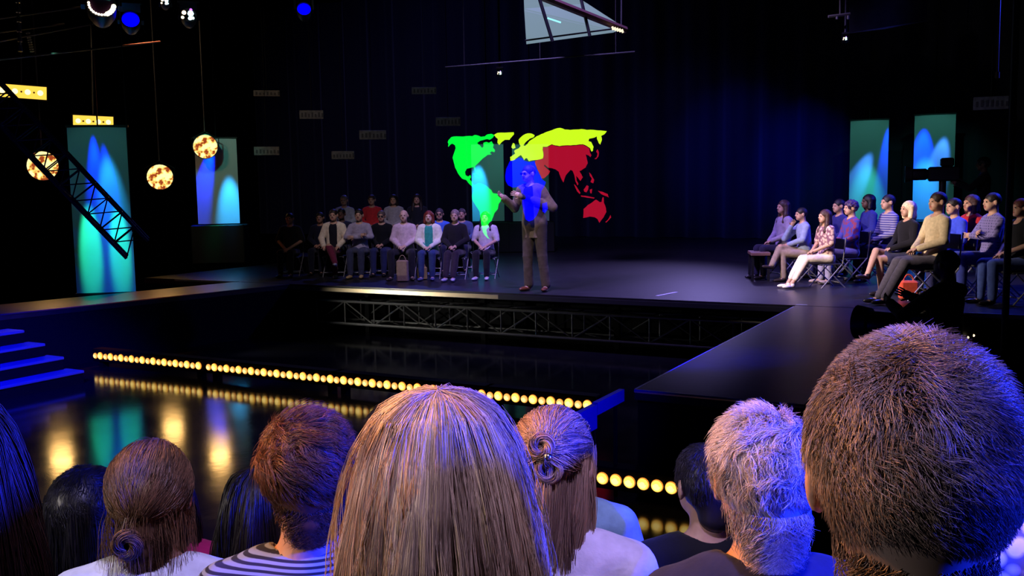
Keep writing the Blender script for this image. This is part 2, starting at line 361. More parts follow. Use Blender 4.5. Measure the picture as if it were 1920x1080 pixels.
def person(label,loc,rz,s=1.0,stand=False,pose='lap',legs='down',lean=0,yaw=0,nod=0,tilt=0,fat=1.0,h=.0105,tone='light',
           hair='short',hcol=(50,32,22),top=(90,90,100),sleeve=1.0,jacket=None,bottom=(40,40,60),bare=False,shoe=(25,22,22),toppat=None,
           glasses=False,side=0,group=None,base_hair=True,neckline=.0,bottom_len=1.0,fine=False,collar=None,cat='person'):
    root=empty('person',loc,rz,label,cat,group)
    k=skel(s,stand,pose,legs,lean,yaw,nod,tilt,fat,side); lo,hi=box_of(k)
    g=SDF(h,lo,hi); torso(g,k,0); legs_(g,k,0); add_head(g,k,fine)
    fd=[]
    for a in (0,1):
        dr=nrm(k.wr[a]-k.el[a]); q=1 if a==0 else -1
        nn=np.array([0,0,-1.]) if pose in('lap','knees','clasp','side') else np.array([-q*.6,.1,.0])+1e-3
        if pose in ('present','camera'): nn=np.array([-q*1.,0,.2])
        dn=nrm(nn-dr*(nn@dr)); Rh=np.stack([np.cross(dr,dn),dr,dn],1)
        g.rc(k.wr[a],k.wr[a]+dr*.03*s,.025*s,.027*s,.015); g.el(k.wr[a]+dr*.055*s,np.array([.040,.052,.017])*s,.015,R=Rh)
        fd.append((k.wr[a],dr,dn,q))
        ft=k.an[a]; up=np.array([0,0,1]); g.el(ft+k.fd[a]*.06*s-np.array([0,0,.05*s]),np.array([.035,.035,.03])*s,.03); g.rc(ft,ft-np.array([0,0,.04*s]),.035*s,.035*s,.02)
        g.rc(ft-np.array([0,0,.055*s]),ft+k.fd[a]*.13*s-np.array([0,0,.06*s]),.03*s,.026*s,.02)
    V,F=g.mesh(); 
    # eyes and lips get their own colours
    Fi=V[F].mean(1); hl=(Fi-k.hc)@k.R/s
    mi=np.zeros(len(F),np.int32)
    for q in (1,-1): mi[(np.abs(hl[:,0]-q*.030)<.010)&(np.abs(hl[:,2]-.010)<.0065)&(hl[:,1]>.07)]=1
    mi[(np.abs(hl[:,0])<.022)&(np.abs(hl[:,2]+.050)<.010)&(hl[:,1]>.082)]=2
    V=[tuple(v) for v in V]; FV=[]
    hv=[];hf=[]
    for (w_,dr,dn,q) in fd: hand_tubes(hv,hf,w_,dr,dn,q,.45 if pose!='chin' else .9,s)
    nb=len(V); nq=len(F)
    me=bpy.data.meshes.new('body'); me.from_pydata(V+[tuple(v) for v in hv],[],[tuple(f) for f in F.tolist()]+[tuple(i+nb for i in f) for f in hf])
    me.materials.append(skin(tone)); me.materials.append(mat('eye_dark',(.02,.012,.01),rough=.15,spec=.6)); me.materials.append(mat('lip_rose',(.35,.10,.09),rough=.4))
    mm=np.zeros(len(me.polygons),np.int32); mm[:nq]=mi; me.polygons.foreach_set('material_index',mm)
    me.polygons.foreach_set('use_smooth',np.ones(len(me.polygons),bool)); me.update()
    link('body',me,None,root)
    hc=h*1.15
    # top
    def tmat(c,n='cloth',pat=None):
        if pat: return fab('%s_%d_%d_%d_%s'%(n,*c,pat[0]),c,pattern=(pat[0],lin(pat[1]),pat[2]))
        return fab('%s_%d_%d_%d'%(n,*c),c,bump=.25,bscale=45)
    g=SDF(hc,lo,hi); torso(g,k,.014,upto=sleeve,arm_i=.002)
    if sleeve>=1:
        for a in (0,1): dr=nrm(k.wr[a]-k.el[a]); 
    g.cut(np.array([0,0,.47*s+k.dz]),(0,0,-1)); g.noise(.0035,28,s*9)
    g.el(k.nb+np.array([0,.035,.045+neckline*-1])*s,np.array([.075,.075,.06])*s,.01,'s')
    V,F=g.mesh(); link('shirt' ,mesh_from('shirt',V,F),tmat(top,'cloth',toppat),root)
    if jacket:
        g=SDF(hc,lo,hi); torso(g,k,.024,upto=1.0,arm_i=.000); 
        if stand: g.rc(k.wai,k.pel-np.array([0,0,.30*s]),.125*s,.135*s,.05); g.rc(k.pel+np.array([.05,0,-.3])*s,k.pel+np.array([-.05,0,-.3])*s,.135*s,.135*s,.03)
        g.cut(np.array([0,0,(.33 if stand else .46)*s+k.dz]),(0,0,-1)); g.noise(.004,24,s*7)
        f0=k.che+np.array([0,.15,.12])*s; f1=k.pel+np.array([0,.20,-.30])*s
        g.rc(f0,f1,.095*s,.115*s,.01,'s'); g.el(k.nb+np.array([0,.05,.05])*s,np.array([.08,.10,.07])*s,.01,'s')
        V,F=g.mesh(); j=link('jacket',mesh_from('jacket',V,F),tmat(jacket,'cloth'),root)
    # bottom
    if bottom:
        g=SDF(hc,lo,hi); g.el(k.pel-np.array([0,0,.01])*s,np.array([.175*fat,.13*fat,.13])*s,.05); legs_(g,k,.015,bottom_len)
        if bare:
            g=SDF(hc,lo,hi); g.el(k.pel-np.array([0,0,.01])*s,np.array([.18,.135,.13])*s,.05)
            for a in (0,1): g.rc(k.hip[a],k.hip[a]*.35+k.kn[a]*.65,.105*s,.088*s,.06)
        g.cut(k.pel+np.array([0,0,.10*s]),(0,0,1)); 
        g.noise(.0035,26,s*5)
        V,F=g.mesh(); link('skirt' if bare else 'trousers',mesh_from('trousers',V,F),tmat(bottom,'cloth'),root)
    if shoe:
        for a in (0,1):
            V,F=shoe_mesh(k,a); link('shoe',mesh_from('shoe',V,F),mat('shoe_%d_%d_%d'%shoe,lin(shoe),rough=.35,spec=.5,noise=.1),root)
    if base_hair and hair:
        V,F=hair_far(k,hair); link('hair',mesh_from('hair',V,F),hairmat(hcol),root)
    if glasses:
        m=MB(); H=k.H
        for q in (1,-1):
            c=H((q*.032,.105,.010)); m.tube([c+k.R@np.array([.021*math.cos(t),0,.015*math.sin(t)])*s for t in np.linspace(0,2*math.pi,17)],.0028*s,6)
            m.tube([H((q*.053,.103,.014)),H((q*.078,.04,.012)),H((q*.084,-.01,.006))],.0025*s,6)
        m.tube([H((-.011,.106,.013)),H((0,.110,.016)),H((.011,.106,.013))],.0025*s,6)
        gl=m.build('glasses',mat('spectacle_frame',(.01,.01,.012),rough=.3),root,smooth=True)
        m=MB()
        for q in (1,-1):
            c=H((q*.032,.105,.010)); n=16; m.add([c]+[c+k.R@np.array([.019*math.cos(t),0,.0135*math.sin(t)])*s for t in np.linspace(0,2*math.pi,n,endpoint=False)],[(0,i+1,(i+1)%n+1) for i in range(n)])
        m.build('lens',mat('dark_lens',(.02,.02,.03),rough=.08,spec=.8),gl)
    if collar:
        m=MB(); m.smooth=True; ax=nrm(k.H((0,0,.03))-k.nb); R0=.066*s
        c0=k.nb+np.array([0,.004,-.012])*s; a_=nrm(np.cross(ax,[0,1,0.])); b_=np.cross(ax,a_); V=[];F=[]; n=40
        prof=((-.03,1.35),(.0,1.12),(.035,.98),(.048,1.0),(.046,1.06),(.02,1.22),(-.02,1.50))
        for (hh,rr) in prof:
            for i in range(n+1):
                t=math.pi/2+.25+(2*math.pi-.5)*i/n; V.append(c0+ax*hh*s*(1.0-.25*max(0,math.sin(t)))+ (a_*math.cos(t)*1.02+b_*math.sin(t))*R0*rr)
        for j in range(len(prof)-1):
            for i in range(n): F.append((j*(n+1)+i,j*(n+1)+i+1,(j+1)*(n+1)+i+1,(j+1)*(n+1)+i))
        m.add(V,F); m.build('collar',fab('collar_%d_%d_%d'%collar,collar,bump=.2),root)
    return root,k
# ------------------------------------------------------------------ strand hair
def strand_mat(name,dark,light):
    if name in MC: return MC[name]
    m=bpy.data.materials.new(name); m.use_nodes=True; nt=m.node_tree; b=nt.nodes['Principled BSDF']
    a=nt.nodes.new('ShaderNodeAttribute'); a.attribute_name='tone'; r=nt.nodes.new('ShaderNodeValToRGB')
    r.color_ramp.elements[0].color=(*lin(dark),1); r.color_ramp.elements[1].color=(*lin(light),1)
    nt.links.new(a.outputs['Fac'],r.inputs[0]); nt.links.new(r.outputs[0],b.inputs['Base Color'])
    b.inputs['Roughness'].default_value=.42; b.inputs['Specular IOR Level'].default_value=.5; MC[name]=m; return m
def strands(P,rad,tone):
    N,K,_=P.shape; T=np.gradient(P,axis=1); T/=np.linalg.norm(T,axis=2,keepdims=True)+1e-9
    ref=np.array([.31,.52,.79]); A=np.cross(T,ref); A/=np.linalg.norm(A,axis=2,keepdims=True)+1e-9; B=np.cross(T,A)
    tp=np.linspace(0,1,K); rr=rad[:,None]*np.interp(tp,[0,.15,.7,1],[.8,1,.8,.15])[None,:]
    V=np.stack([P+rr[...,None]*(math.cos(q)*A+math.sin(q)*B) for q in (0,2.094,4.189)],2).reshape(-1,3)
    i=np.arange(N)[:,None,None]*K*3+np.arange(K-1)[None,:,None]*3; j=np.arange(3)[None,None,:]; j2=(j+1)%3
    F=np.stack([i+j,i+j2,i+3+j2,i+3+j],-1).reshape(-1,4)
    return V,F,np.repeat(tone,K*3)
def vnoise(p,f,seed):
    q=seed*2.13
    return np.stack([np.sin(f*p[...,1]+q)+np.sin(1.7*f*p[...,2]+2*q+np.sin(f*p[...,0])),np.sin(f*p[...,2]+3*q)+np.sin(1.6*f*p[...,0]+q),np.sin(1.1*f*p[...,0]+q*4)+np.sin(1.5*f*p[...,1]+q)],-1)*.5
SC=np.array([0,-.014,.028]); SR=np.array([.080,.099,.091])
def ok_scalp(u,nape=-.55,face=True):
    return ~(((np.abs(u[:,0])>.70)&(u[:,2]<.22)&(u[:,1]>-.42))|((u[:,1]>.45)&(u[:,2]<.45))|(u[:,2]<nape)|((u[:,1]>.0)&(u[:,2]<-.15)))
def hair_short(N,L,lift,whorl,seed,nape=-.55,swirl=.4,K=7,clump=.5,thick=.0009,grow=1.0,wave=0.,quiff=0):
    r=np.random.default_rng(seed); u=r.normal(size=(int(N*1.8),3)); u/=np.linalg.norm(u,axis=1)[:,None]; u=u[ok_scalp(u,nape)][:N]
    wv=nrm(whorl); d=u.copy(); Ln=L*(.7+.5*r.random(len(u)))*np.interp(u[:,2],[nape,-.1,.5],[.35,.7,1.0])
    P=[];c=vnoise(u,7,seed); jit=r.normal(size=u.shape)*.25
    t=np.linspace(0,1,K)
    for i in range(K):
        lf=(lift*(t[i]**.8))*(1+.6*c[:,0:1]*clump+.3*jit[:,0:1])
        extra=np.array([0,-.0,1.0])*quiff*np.clip(u[:,2:3]-.2,0,1)*t[i]**1.2*(1+.6*jit[:,1:2])
        P.append(SC+d*(SR*grow+lf)+extra)
        fl=d*(d@wv)[:,None]-wv; fl/=np.linalg.norm(fl,axis=1)[:,None]+1e-6
        fl=fl+swirl*np.cross(d,fl)+clump*vnoise(d,11,seed+1)+jit+wave*vnoise(d,40,seed+4)
        fl-=d*np.sum(fl*d,1)[:,None]
        d=d+fl*(Ln/(K-1)/.09)[:,None]; d/=np.linalg.norm(d,axis=1)[:,None]
    P=np.stack(P,1); tone=np.clip(.45+.35*c[:,1]*.8+.22*r.normal(size=len(u)),0,1)
    return P,np.full(len(u),thick),tone
def hair_env(N,prof,seed,open_=.75,K=18,thick=.0009,asym=(0,0),depth=.014,wav=.006,t0=(0,.35),part=0):
    """strands hanging on an envelope; prof rows = (t, half width, half depth, z, y shift)"""
    r=np.random.default_rng(seed); pr=np.array(prof); th=r.random(N)*2*math.pi
    lo=r.uniform(t0[0],t0[1],N); hi=np.clip(r.normal(.94,.06,N),.6,1.0)
    # open face: angles near +y stop early
    dth=np.abs((th-math.pi/2+math.pi)%(2*math.pi)-math.pi); hi=np.where(dth<open_,np.minimum(hi,.22+.12*dth/open_),hi)
    k=hi>lo+.05; th,lo,hi=th[k],lo[k],hi[k]; n=len(th); t=lo[:,None]+(hi-lo)[:,None]*np.linspace(0,1,K)[None]
    I=lambda c:np.interp(t,pr[:,0],pr[:,c])
    dep=r.random((n,1))**1.5*depth
    nc=max(40,N//90); cc=np.round(th/6.2832*nc+.35*r.normal(size=n)); cth=cc/nc*6.2832; pc=(cc*2.399)%6.283; cl=np.clip(t-.25,0,1)**1.3*.9
    lw=wav*2.2*np.clip(t-.2,0,1)
    ph=th[:,None]+(cth-th)[:,None]*cl*.75+lw*6*np.sin(7*t+pc[:,None])+.05*np.sin(4*t+2*th[:,None]+seed)+.018*np.sin(9*t+17*th[:,None])+r.normal(size=(n,1))*.07*t+.10*r.normal(size=(n,1))*np.clip(t-.6,0,1)
    wv=wav*np.sin(7*th[:,None]+5*t+seed)+wav*.4*np.sin(29*th[:,None]+9*t)
    wv=wv+lw*np.sin(6*t+1.7*pc[:,None]); x=(I(1)-dep+wv)*np.cos(ph); y=(I(2)-dep+wv)*np.sin(ph)+I(4); z=I(3)-dep*.3*(t<.4)+r.normal(size=(n,1))*.002
    if part: z=z-.006*np.exp(-(x/.012)**2)*(t<.3)
    P=np.stack([x,y,z],-1); tone=np.clip(.55+.12*np.sin(5*th+seed)+.16*np.sin(pc*3)+.15*r.normal(size=n),0,1)
    return P,np.full(n,thick),tone
def env_cap(prof,open_,sc=.93,n=40):
    pr=np.array(prof); V=[];F=[]
    T=np.linspace(0,.97,24); A=[math.pi/2+open_+ (2*math.pi-2*open_)*i/n for i in range(n+1)]
    for t in T:
        a=[np.interp(t,pr[:,0],pr[:,c]) for c in range(5)]
        for th in A: V.append((a[1]*sc*math.cos(th),a[2]*sc*math.sin(th)+a[4],a[3]-.006))
    for i in range(len(T)-1):
        for j in range(n): F.append((i*(n+1)+j,i*(n+1)+j+1,(i+1)*(n+1)+j+1,(i+1)*(n+1)+j))
    return np.array(V),np.array(F,np.int32)
def hair_gather(N,target,seed,nape=-.6,bulge=.010,K=12,thick=.0009,front=.3,zmin=None):
    r=np.random.default_rng(seed); u=r.normal(size=(int(N*2),3)); u/=np.linalg.norm(u,axis=1)[:,None]; m=ok_scalp(u,nape)
    if zmin is not None: m&=u[:,2]>zmin
    u=u[m][:N]; tg=nrm(target); P=[]; jit=r.normal(size=(len(u),3))*.06; cl=vnoise(u,9,seed)*.10
    for t in np.linspace(0,1,K):
        a=math.sin(math.pi*t); d=u*(1-t)+(tg+jit*.5)*t+(cl+jit)*a; nn=np.linalg.norm(d,axis=1)[:,None]; d=d/np.maximum(nn,1e-4)
        P.append(SC+d*(SR+bulge*(.4+a)+.004*cl[:,0:1]*10*a))
    tone=np.clip(.5+.3*np.sin(8*u[:,0]*3+seed)+.2*r.normal(size=len(u)),0,1)
    return np.stack(P,1),np.full(len(u),thick),tone
def hair_neck(N,z0,z1,L,seed,K=4,thick=.0005,rx=.061,yc=-.030,ry=.066):
    r=np.random.default_rng(seed); th=math.pi*1.5+r.normal(size=N)*.55; z=r.uniform(z1,z0,N); P=[]; th=math.pi*1.5+(th-math.pi*1.5)*(1-.5*(z0-z)/(z0-z1))
    for t in np.linspace(0,1,K): P.append(np.stack([(rx+.010*(z-z1)/(z0-z1)*1.0)*np.cos(th+.15*t*r.normal(size=N)),yc+(ry+.014*(z-z1)/(z0-z1))*np.sin(th)-.004*t,z-L*t],-1))
    return np.stack(P,1),np.full(N,thick),np.clip(.25+.2*r.normal(size=N),0,1)
def hair_ring(N,c,R0,r0,seed,axis=(0,-1,0),thick=.0009,K=16,tail=0):
    r=np.random.default_rng(seed); ax=nrm(axis); a=nrm(np.cross(ax,[0,0,1.])); b=np.cross(ax,a); P=[]
    p0=r.random(N)*6.28; q0=r.random(N)*6.28; rr=r0*np.sqrt(r.random(N)); L=r.uniform(2.,4.,N)
    for t in np.linspace(0,1,K):
        th=p0+L*t; q=q0+2*t; rad=R0+rr*np.cos(q); P.append(np.array(c)+rad[:,None]*(np.cos(th)[:,None]*a+np.sin(th)[:,None]*b)+(rr*np.sin(q))[:,None]*ax*1.1+ax*tail*t)
    tone=np.clip(.5+.4*np.sin(p0*3)+.2*r.normal(size=N),0,1); return np.stack(P,1),np.full(N,thick),tone
def put_hair(root,k,sets,dark,light,caps=(),name='hair'):
    VV=[];FF=[];TT=[];o=0
    for (P,rad,tone) in sets:
        V,F,T=strands(P,rad,tone); VV.append(V);FF.append(F+o);TT.append(T);o+=len(V)
    for (V,F) in caps: VV.append(V);FF.append(F+o);TT.append(np.full(len(V),.32));o+=len(V)
    V=np.concatenate(VV)*k.s@k.R.T+k.hc; me=mesh_from(name,V,np.concatenate(FF).astype(np.int32),tone=np.concatenate(TT))
    return link(name,me,strand_mat('strands_%d_%d_%d_%d'%(*dark,light[0]),dark,light),root)
def cap_short(grow=.006,nape=-.06,h=.005):
    g=SDF(h,(-.12,-.14,-.14),(.12,.13,.14)); g.el(SC,SR+grow,.01); g.rc((0,-.055,.0),(0,-.062,nape),.058,.05,.02)
    g.el((0,.105,-.05),(.066,.085,.115),.01,'s'); g.el((0,.03,-.14),(.13,.10,.10),.01,'s')
    for q in (1,-1): g.el((q*.09,.005,-.01),(.03,.028,.045),.008,'s')
    return g.mesh()
# ------------------------------------------------------------------ setting
black=mat('black_wall',(.006,.006,.008),rough=.9,spec=.1,noise=.3,nscale=3)
def struct(name,lo,hi,m):
    o=MB().box(lo,hi).build(name,m); o['kind']='structure'; return o
fl=mat('gloss_floor',(.006,.006,.009),rough=.16,spec=.33,bump=.03,bscale=9)
nt=fl.node_tree; b=nt.nodes['Principled BSDF']
n=nt.nodes.new('ShaderNodeTexNoise'); n.inputs['Scale'].default_value=2.5; n.inputs['Detail'].default_value=6
r=nt.nodes.new('ShaderNodeMapRange'); r.inputs['To Min'].default_value=.07; r.inputs['To Max'].default_value=.15
tc=nt.nodes.new('ShaderNodeTexCoord'); nt.links.new(tc.outputs['Object'],n.inputs['Vector']); nt.links.new(n.outputs['Fac'],r.inputs['Value']); nt.links.new(r.outputs[0],b.inputs['Roughness'])
struct('floor',(-26,-4,-.1),(9,28,0),fl)
struct('ceiling',(-26,-4,9),(9,28,9.1),black)
struct('wall_back',(-26,27.9,0),(9,28,9),black); struct('wall_left',(-26,-4,0),(-25.9,28,9),black)
struct('wall_right',(8.9,-4,0),(9,28,9),black); struct('wall_front',(-26,-4,0),(9,-3.9,9),black)
ZD=.8
deckm=mat('stage_deck_black',(.018,.017,.022),rough=.34,spec=.5,noise=.35,nscale=6,bump=.08,bscale=14)
edge=mat('metal_edge',(.42,.42,.46),rough=.35,metal=.7)
skirt=mat('black_skirt',(.004,.004,.005),rough=.8,spec=.15)
# main stage
ms=empty('main_stage',(-5,17,0),0,'wide black main stage deck at the back of the pit, where the presenter stands','stage')
def local(o,lo): o.location=tuple(-v for v in lo)
def P3(o): o.matrix_parent_inverse=Matrix.Translation(-Vector(o.parent.location)) ; return o
P3(MB().prism([(-14.2,12.12),(3.5,12.12),(3.5,27.15),(-14.2,27.15)],ZD-.10,ZD).build('deck',deckm,ms))
P3(MB().box((-14.2,13.2,0),(3.5,13.3,ZD-.1)).build('under_skirt',skirt,ms))
P3(MB().box((-10.75,12.095,ZD-.09),(-6.8,12.12,ZD-.03)).build('edge_strip',mat('brass_edge',(.55,.45,.28),rough=.35,metal=.8),ms))
P3(MB().box((-6.8,12.098,ZD-.09),(-2.5,12.12,ZD-.03)).build('edge_strip',mat('dark_edge',(.02,.02,.025),rough=.5),ms))
P3(MB().box((-1.33,12.098,ZD-.05),(3.5,12.12,ZD+.0)).build('edge_strip',edge,ms))
P3(MB().box((-13.4,12.098,ZD-.03),(-11.9,12.12,ZD+.004)).build('edge_strip',edge,ms))
for X in np.arange(-14,3.5,2.2):
    P3(MB().box((X,12.6,0),(X+.08,12.68,ZD-.1)).build('leg',skirt,ms))
def catwalk(poly,label,edges,em):
    c=np.mean(poly,0); r=empty('catwalk_stage',(c[0],c[1],0),0,label,'stage')
    P3(MB().prism([tuple(p) for p in poly],ZD-.08,ZD-.001).build('deck',deckm,r))
    q=[tuple(np.array(p)*.985+c*.015) for p in poly]; P3(MB().prism(q,0,ZD-.08).build('skirt',skirt,r))
    for a,b2 in edges:
        a=np.array((*a,ZD-.012));b2=np.array((*b2,ZD-.012)); P3(MB().tube([a,b2],.014,6).build('edge_strip',em,r))
    return r
catwalk([(-11.72,7.3),(-10.75,12.10),(-11.93,12.10),(-12.95,7.3)],'narrow black catwalk along the left side of the pit in front of the banner',[((-11.72,7.3),(-10.75,12.10))],mat('worn_edge',(.10,.06,.05),rough=.5))
catwalk([(-2.56,6.6),(-1.33,6.6),(-1.33,12.10),(-2.56,12.10)],'black catwalk with pale metal edges running along the right side of the pit',[((-2.56,6.62),(-2.56,12.0)),((-2.56,6.6),(-1.33,6.6))],mat('grey_edge',(.5,.5,.58),rough=.4,metal=.3))
# box truss under the stage front
alu=mat('truss_aluminium',(.42,.42,.42),rough=.32,metal=.8)
blk=mat('truss_black',(.012,.012,.014),rough=.5,metal=.3)
def truss(name,p0,p1,w,h,nb,m,label,cat,rch=.022,rb=.012,up=(0,0,1)):
    p0=np.array(p0,float);p1=np.array(p1,float);d=nrm(p1-p0);s_=nrm(np.cross(d,up));u=np.cross(s_,d)
    root=empty(name,(p0+p1)/2,0,label,cat); mm=MB()
    cs=[(-w/2,-h/2),(w/2,-h/2),(w/2,h/2),(-w/2,h/2)]
    q=lambda t,c:p0+(p1-p0)*t+s_*c[0]+u*c[1]
    for c in cs: o=MB().tube([q(0,c),q(1,c)],rch,8).build('chord',m,root,smooth=True); P3(o)
    for i in range(nb):
        t0,t1=i/nb,(i+1)/nb
        for a in range(4):
            b2=(a+1)%4
            if i%2: a2,b3=b2,a
            else: a2,b3=a,b2
            mm.tube([q(t0,cs[a2]),q(t1,cs[b3])],rb,6); mm.tube([q(t0,cs[a]),q(t0,cs[b2])],rb,6)
    o=mm.build('brace',m,root,smooth=True); P3(o); return root
T=truss('support_truss',(-10.3,12.45,.36),(-2.8,12.45,.36),.42,.36,13,mat('truss_dull',(.3,.3,.3),rough=.4,metal=.8),'dull metal box truss under the front edge of the main stage','truss')
for i,X in enumerate(np.linspace(-10,-3,15)):
    pass
MBc=MB()
for X in np.linspace(-10.1,-3,11): MBc.box((X-.03,12.21,.15),(X+.03,12.27,.19))
# ---- light battens: each a housing with bulbs
bulbA=glow('bulb_bright',(1.0,.60,.10),1.7); bulbB=glow('bulb_dim',(1.0,.52,.14),1.25)
bulbR=glow('bulb_rim',(1.0,.33,.04),.95); bulbH=glow('bulb_heart',(1.0,.72,.22),2.2)
house=mat('batten_housing',(.003,.003,.003),rough=.9,spec=.05)
names=['leftmost','second from the left','third from the left','rightmost of the four']
def sph(c,r,n=18,m_=7,ys=.55):
    V=[];F=[]
    for i in range(m_+1):
        a=math.pi/2*i/m_
        for k in range(n): t=2*math.pi*k/n; V.append((c[0]+r*math.cos(a)*math.cos(t),c[1]-r*ys*math.sin(a),c[2]+r*math.cos(a)*math.sin(t)))
    for i in range(m_):
        for k in range(n): F.append((i*n+k,i*n+(k+1)%n,(i+1)*n+(k+1)%n,(i+1)*n+k))
    return V,F
def batten(x0,Y,Z,n,sp,label,group,r,alt=True,parity=0,rim=False):
    root=empty('light_batten',(x0+n*sp/2,Y,0),0,label,'stage light',group)
    m=MB(); L=n*sp; m.box((-L/2-.03,0,Z-.085),(L/2+.03,.16,Z+.085),.01)
    for q in (-1,1): m.box((q*(L/2-.1)-.03,.03,0),(q*(L/2-.1)+.03,.13,Z-.085))
    m.build('housing',house,root)
    for i in range(n):
        big=((i+parity)%2==1) or not alt; rr=r*(1.0 if big else .80)
        mb=MB(); mb.smooth=True; V,F=sph((-L/2+sp*(i+.5),-.012,Z-(.0 if big else 0.006)),rr); mb.add(V,F); bo=mb.build('bulb',bulbA if big else bulbB,root); bo.data.materials.append(bulbR); bo.data.polygons.foreach_set('material_index',[1 if q_<36 else (2 if q_>=80 else 0) for q_ in range(len(F))]); bo.data.materials.append(bulbH)
    return root
for i,x0 in enumerate((-11.04,-8.96,-6.96,-4.95)):
    batten(x0,8.52,.17,20 if i<3 else 12,.1005,'row of round amber bulbs across the pit floor, '+names[i],'amber bulb battens across the pit',.05,True,0)
batten(-3.22,6.42,.15,14,.1065,'row of large round amber bulbs at the foot of the right catwalk','amber bulb batten by the catwalk',.047,False)
# ---- stairs at the left arm: four steps
st=empty('staircase',(-10.9,7.0,0),0,'short black staircase with blue lit treads leading up to the left catwalk','stairs')
tread=mat('step_tread',(.30,.30,.32),rough=.45,spec=.5)
for i,(zt,xe,ye) in enumerate(((.64,-11.05,7.55),(.48,-10.76,7.62),(.32,-10.5,7.68),(.16,-10.22,7.74))):
    P3(MB().box((-11.72 if i==0 else xe-.32,5.2,0),(xe-.012,ye-.01,zt-.035)).build('riser',skirt,st)); P3(MB().box((xe-.33,5.2,zt-.035),(xe,ye,zt),.006).build('tread',tread,st))
# ---- stepped side panels by the right catwalk
bl=empty('side_panel',(-2.66,6.2,0),0,'low dark stepped side panel with blue light painted in, beside the right catwalk','panel')
pm=mat('side_panel_paint',(.03,.03,.55),rough=.5)  # blue light put into the base colour; board height follows its falloff
def pan(y0,y1,z1a,z1b,z0):
    m=MB(); m.add([(-2.63,y0,z0),(-2.63,y1,z0),(-2.63,y1,z1b),(-2.63,y0,z1a),(-2.67,y0,z0),(-2.67,y1,z0),(-2.67,y1,z1b),(-2.67,y0,z1a)],[(0,1,2,3),(7,6,5,4),(0,3,7,4),(1,5,6,2),(3,2,6,7),(0,4,5,1)]); return m
P3(pan(6.07,6.57,.80,.80,.71).build('panel_board',pm,bl)); P3(pan(5.70,6.06,.79,.79,.62).build('panel_board',pm,bl))
for yy in (5.75,6.1,6.5): P3(MB().box((-2.69,yy,0),(-2.67,yy+.03,.70)).build('post',skirt,bl))
# ---- banners
ban=mat('banner_cloth',(.78,.80,.80),rough=.9,spec=.1,bump=.15,bscale=5)
frame=mat('frame_black',(.008,.008,.009),rough=.6)
def spot(name,loc,tgt,col,power,size,blend=.6,radius=.05):
    l=bpy.data.lights.new(name,'SPOT'); l.color=col; l.energy=power; l.spot_size=math.radians(size); l.spot_blend=blend; l.shadow_soft_size=radius
    o=bpy.data.objects.new(name,l); C.objects.link(o); o.location=tuple(loc); d=Vector(tuple(tgt))-Vector(tuple(loc)); o.rotation_euler=d.to_track_quat('-Z','Y').to_euler(); return o
CY=(.02,.95,.45); TEAL=(.10,.55,.45); BLU=(.0,.02,1.0); SKY=(.02,.45,1.0)
def banner(pxl,pyl,pxr,ptop_l,ptop_r,d,ang,label,z0,lights):
    """flat hanging fabric panel: bottom corners seen at pxl/pxr, z0 its bottom height"""
    a=at(pxl,pyl,d=d); c2=at(pxr,pyl,d=d); cen=(a+c2)/2; w=np.linalg.norm((c2-a)[:2]); ztop=at((pxl+pxr)/2,(ptop_l+ptop_r)/2,d=d)[2]
    if z0 is None: z0=a[2]
    root=empty('banner_panel',(cen[0],cen[1],z0 if z0>1 else 0),ang,label,'banner'); base=root.location.z
    # local: x to the right as seen from the pit, -y towards the viewer
    m=MB(); m.smooth=True; n=24; V=[];F=[]
    for j in range(2):
        for i in range(n+1):
            x=-w/2+w*i/n; y=.012*math.sin(i*.9)*.6+(.03*math.cos(math.pi*i/n-math.pi/2)-.03)
            for z in (z0-base,ztop-base): V.append((x,-y*0+.02*math.sin(math.pi*i/n)*-1+(.004 if j else 0),z))
    for j in range(2):
        o=j*(n+1)*2
        for i in range(n): f=(o+i*2,o+i*2+2,o+i*2+3,o+i*2+1); F.append(f if j==0 else f[::-1])
    m.add(V,F); m.build('fabric',ban,root)
    MB().box((-w/2-.02,-.02,ztop-base),(w/2+.02,.03,ztop-base+.035)).build('top_rail',frame,root)
    MB().tube([(0,.05,ztop-base+.02),(0,.05,8.99-base)],.012,6).build('hanging_cable',frame,root)
    if z0>1:
        MB().box((-w/2-.12,-.25,-(base-ZD)),(w/2+.12,.5,-.02),.02).build('plinth',frame,root)
    else:
        MB().box((-w/2-.02,-.02,z0-base-.03),(w/2+.02,.03,z0-base)).build('bottom_rail',frame,root)
        MB().box((-w/2,.05,0),(w/2,.12,z0-base-.03)).build('plinth',frame,root)
    ca,sa=math.cos(ang),math.sin(ang)
    for (nm,lx,ly,lz,tx,tz,col,pw,sz,bl_) in lights:
        L=lambda x,y,z:np.array([cen[0]+ca*x-sa*y,cen[1]+sa*x+ca*y,z])
        H=ztop-z0
        spot(nm,L(lx*w,-ly,z0+lz*H),L(tx*w,0,z0+tz*H),col,pw,sz,bl_,.03)
    return root
def wash(g=1.0): return ('banner_wash',0.0,2.2,1.35,0,.5,TEAL,50*g,62,.6)
A1=math.atan2(.88,.46)
banner(148,549,252,241,240,15.15,A1*0+math.radians(40),'tall banner nearest the left edge, turquoise light pools at its foot, beyond the catwalk',.78,
 [wash(.55),('banner_pool',-.24,.55,1.20,-.22,.27,CY,1100,9,.7),('banner_pool',.26,.55,1.20,.27,.27,CY,1000,8.5,.7),('banner_beam',-.08,.13,1.10,-.05,.5,BLU,900,17,.8),('banner_beam',.05,.15,1.10,.18,.45,BLU,700,15,.8),('banner_beam',.10,.3,1.16,.20,.40,SKY,300,20,.9)])
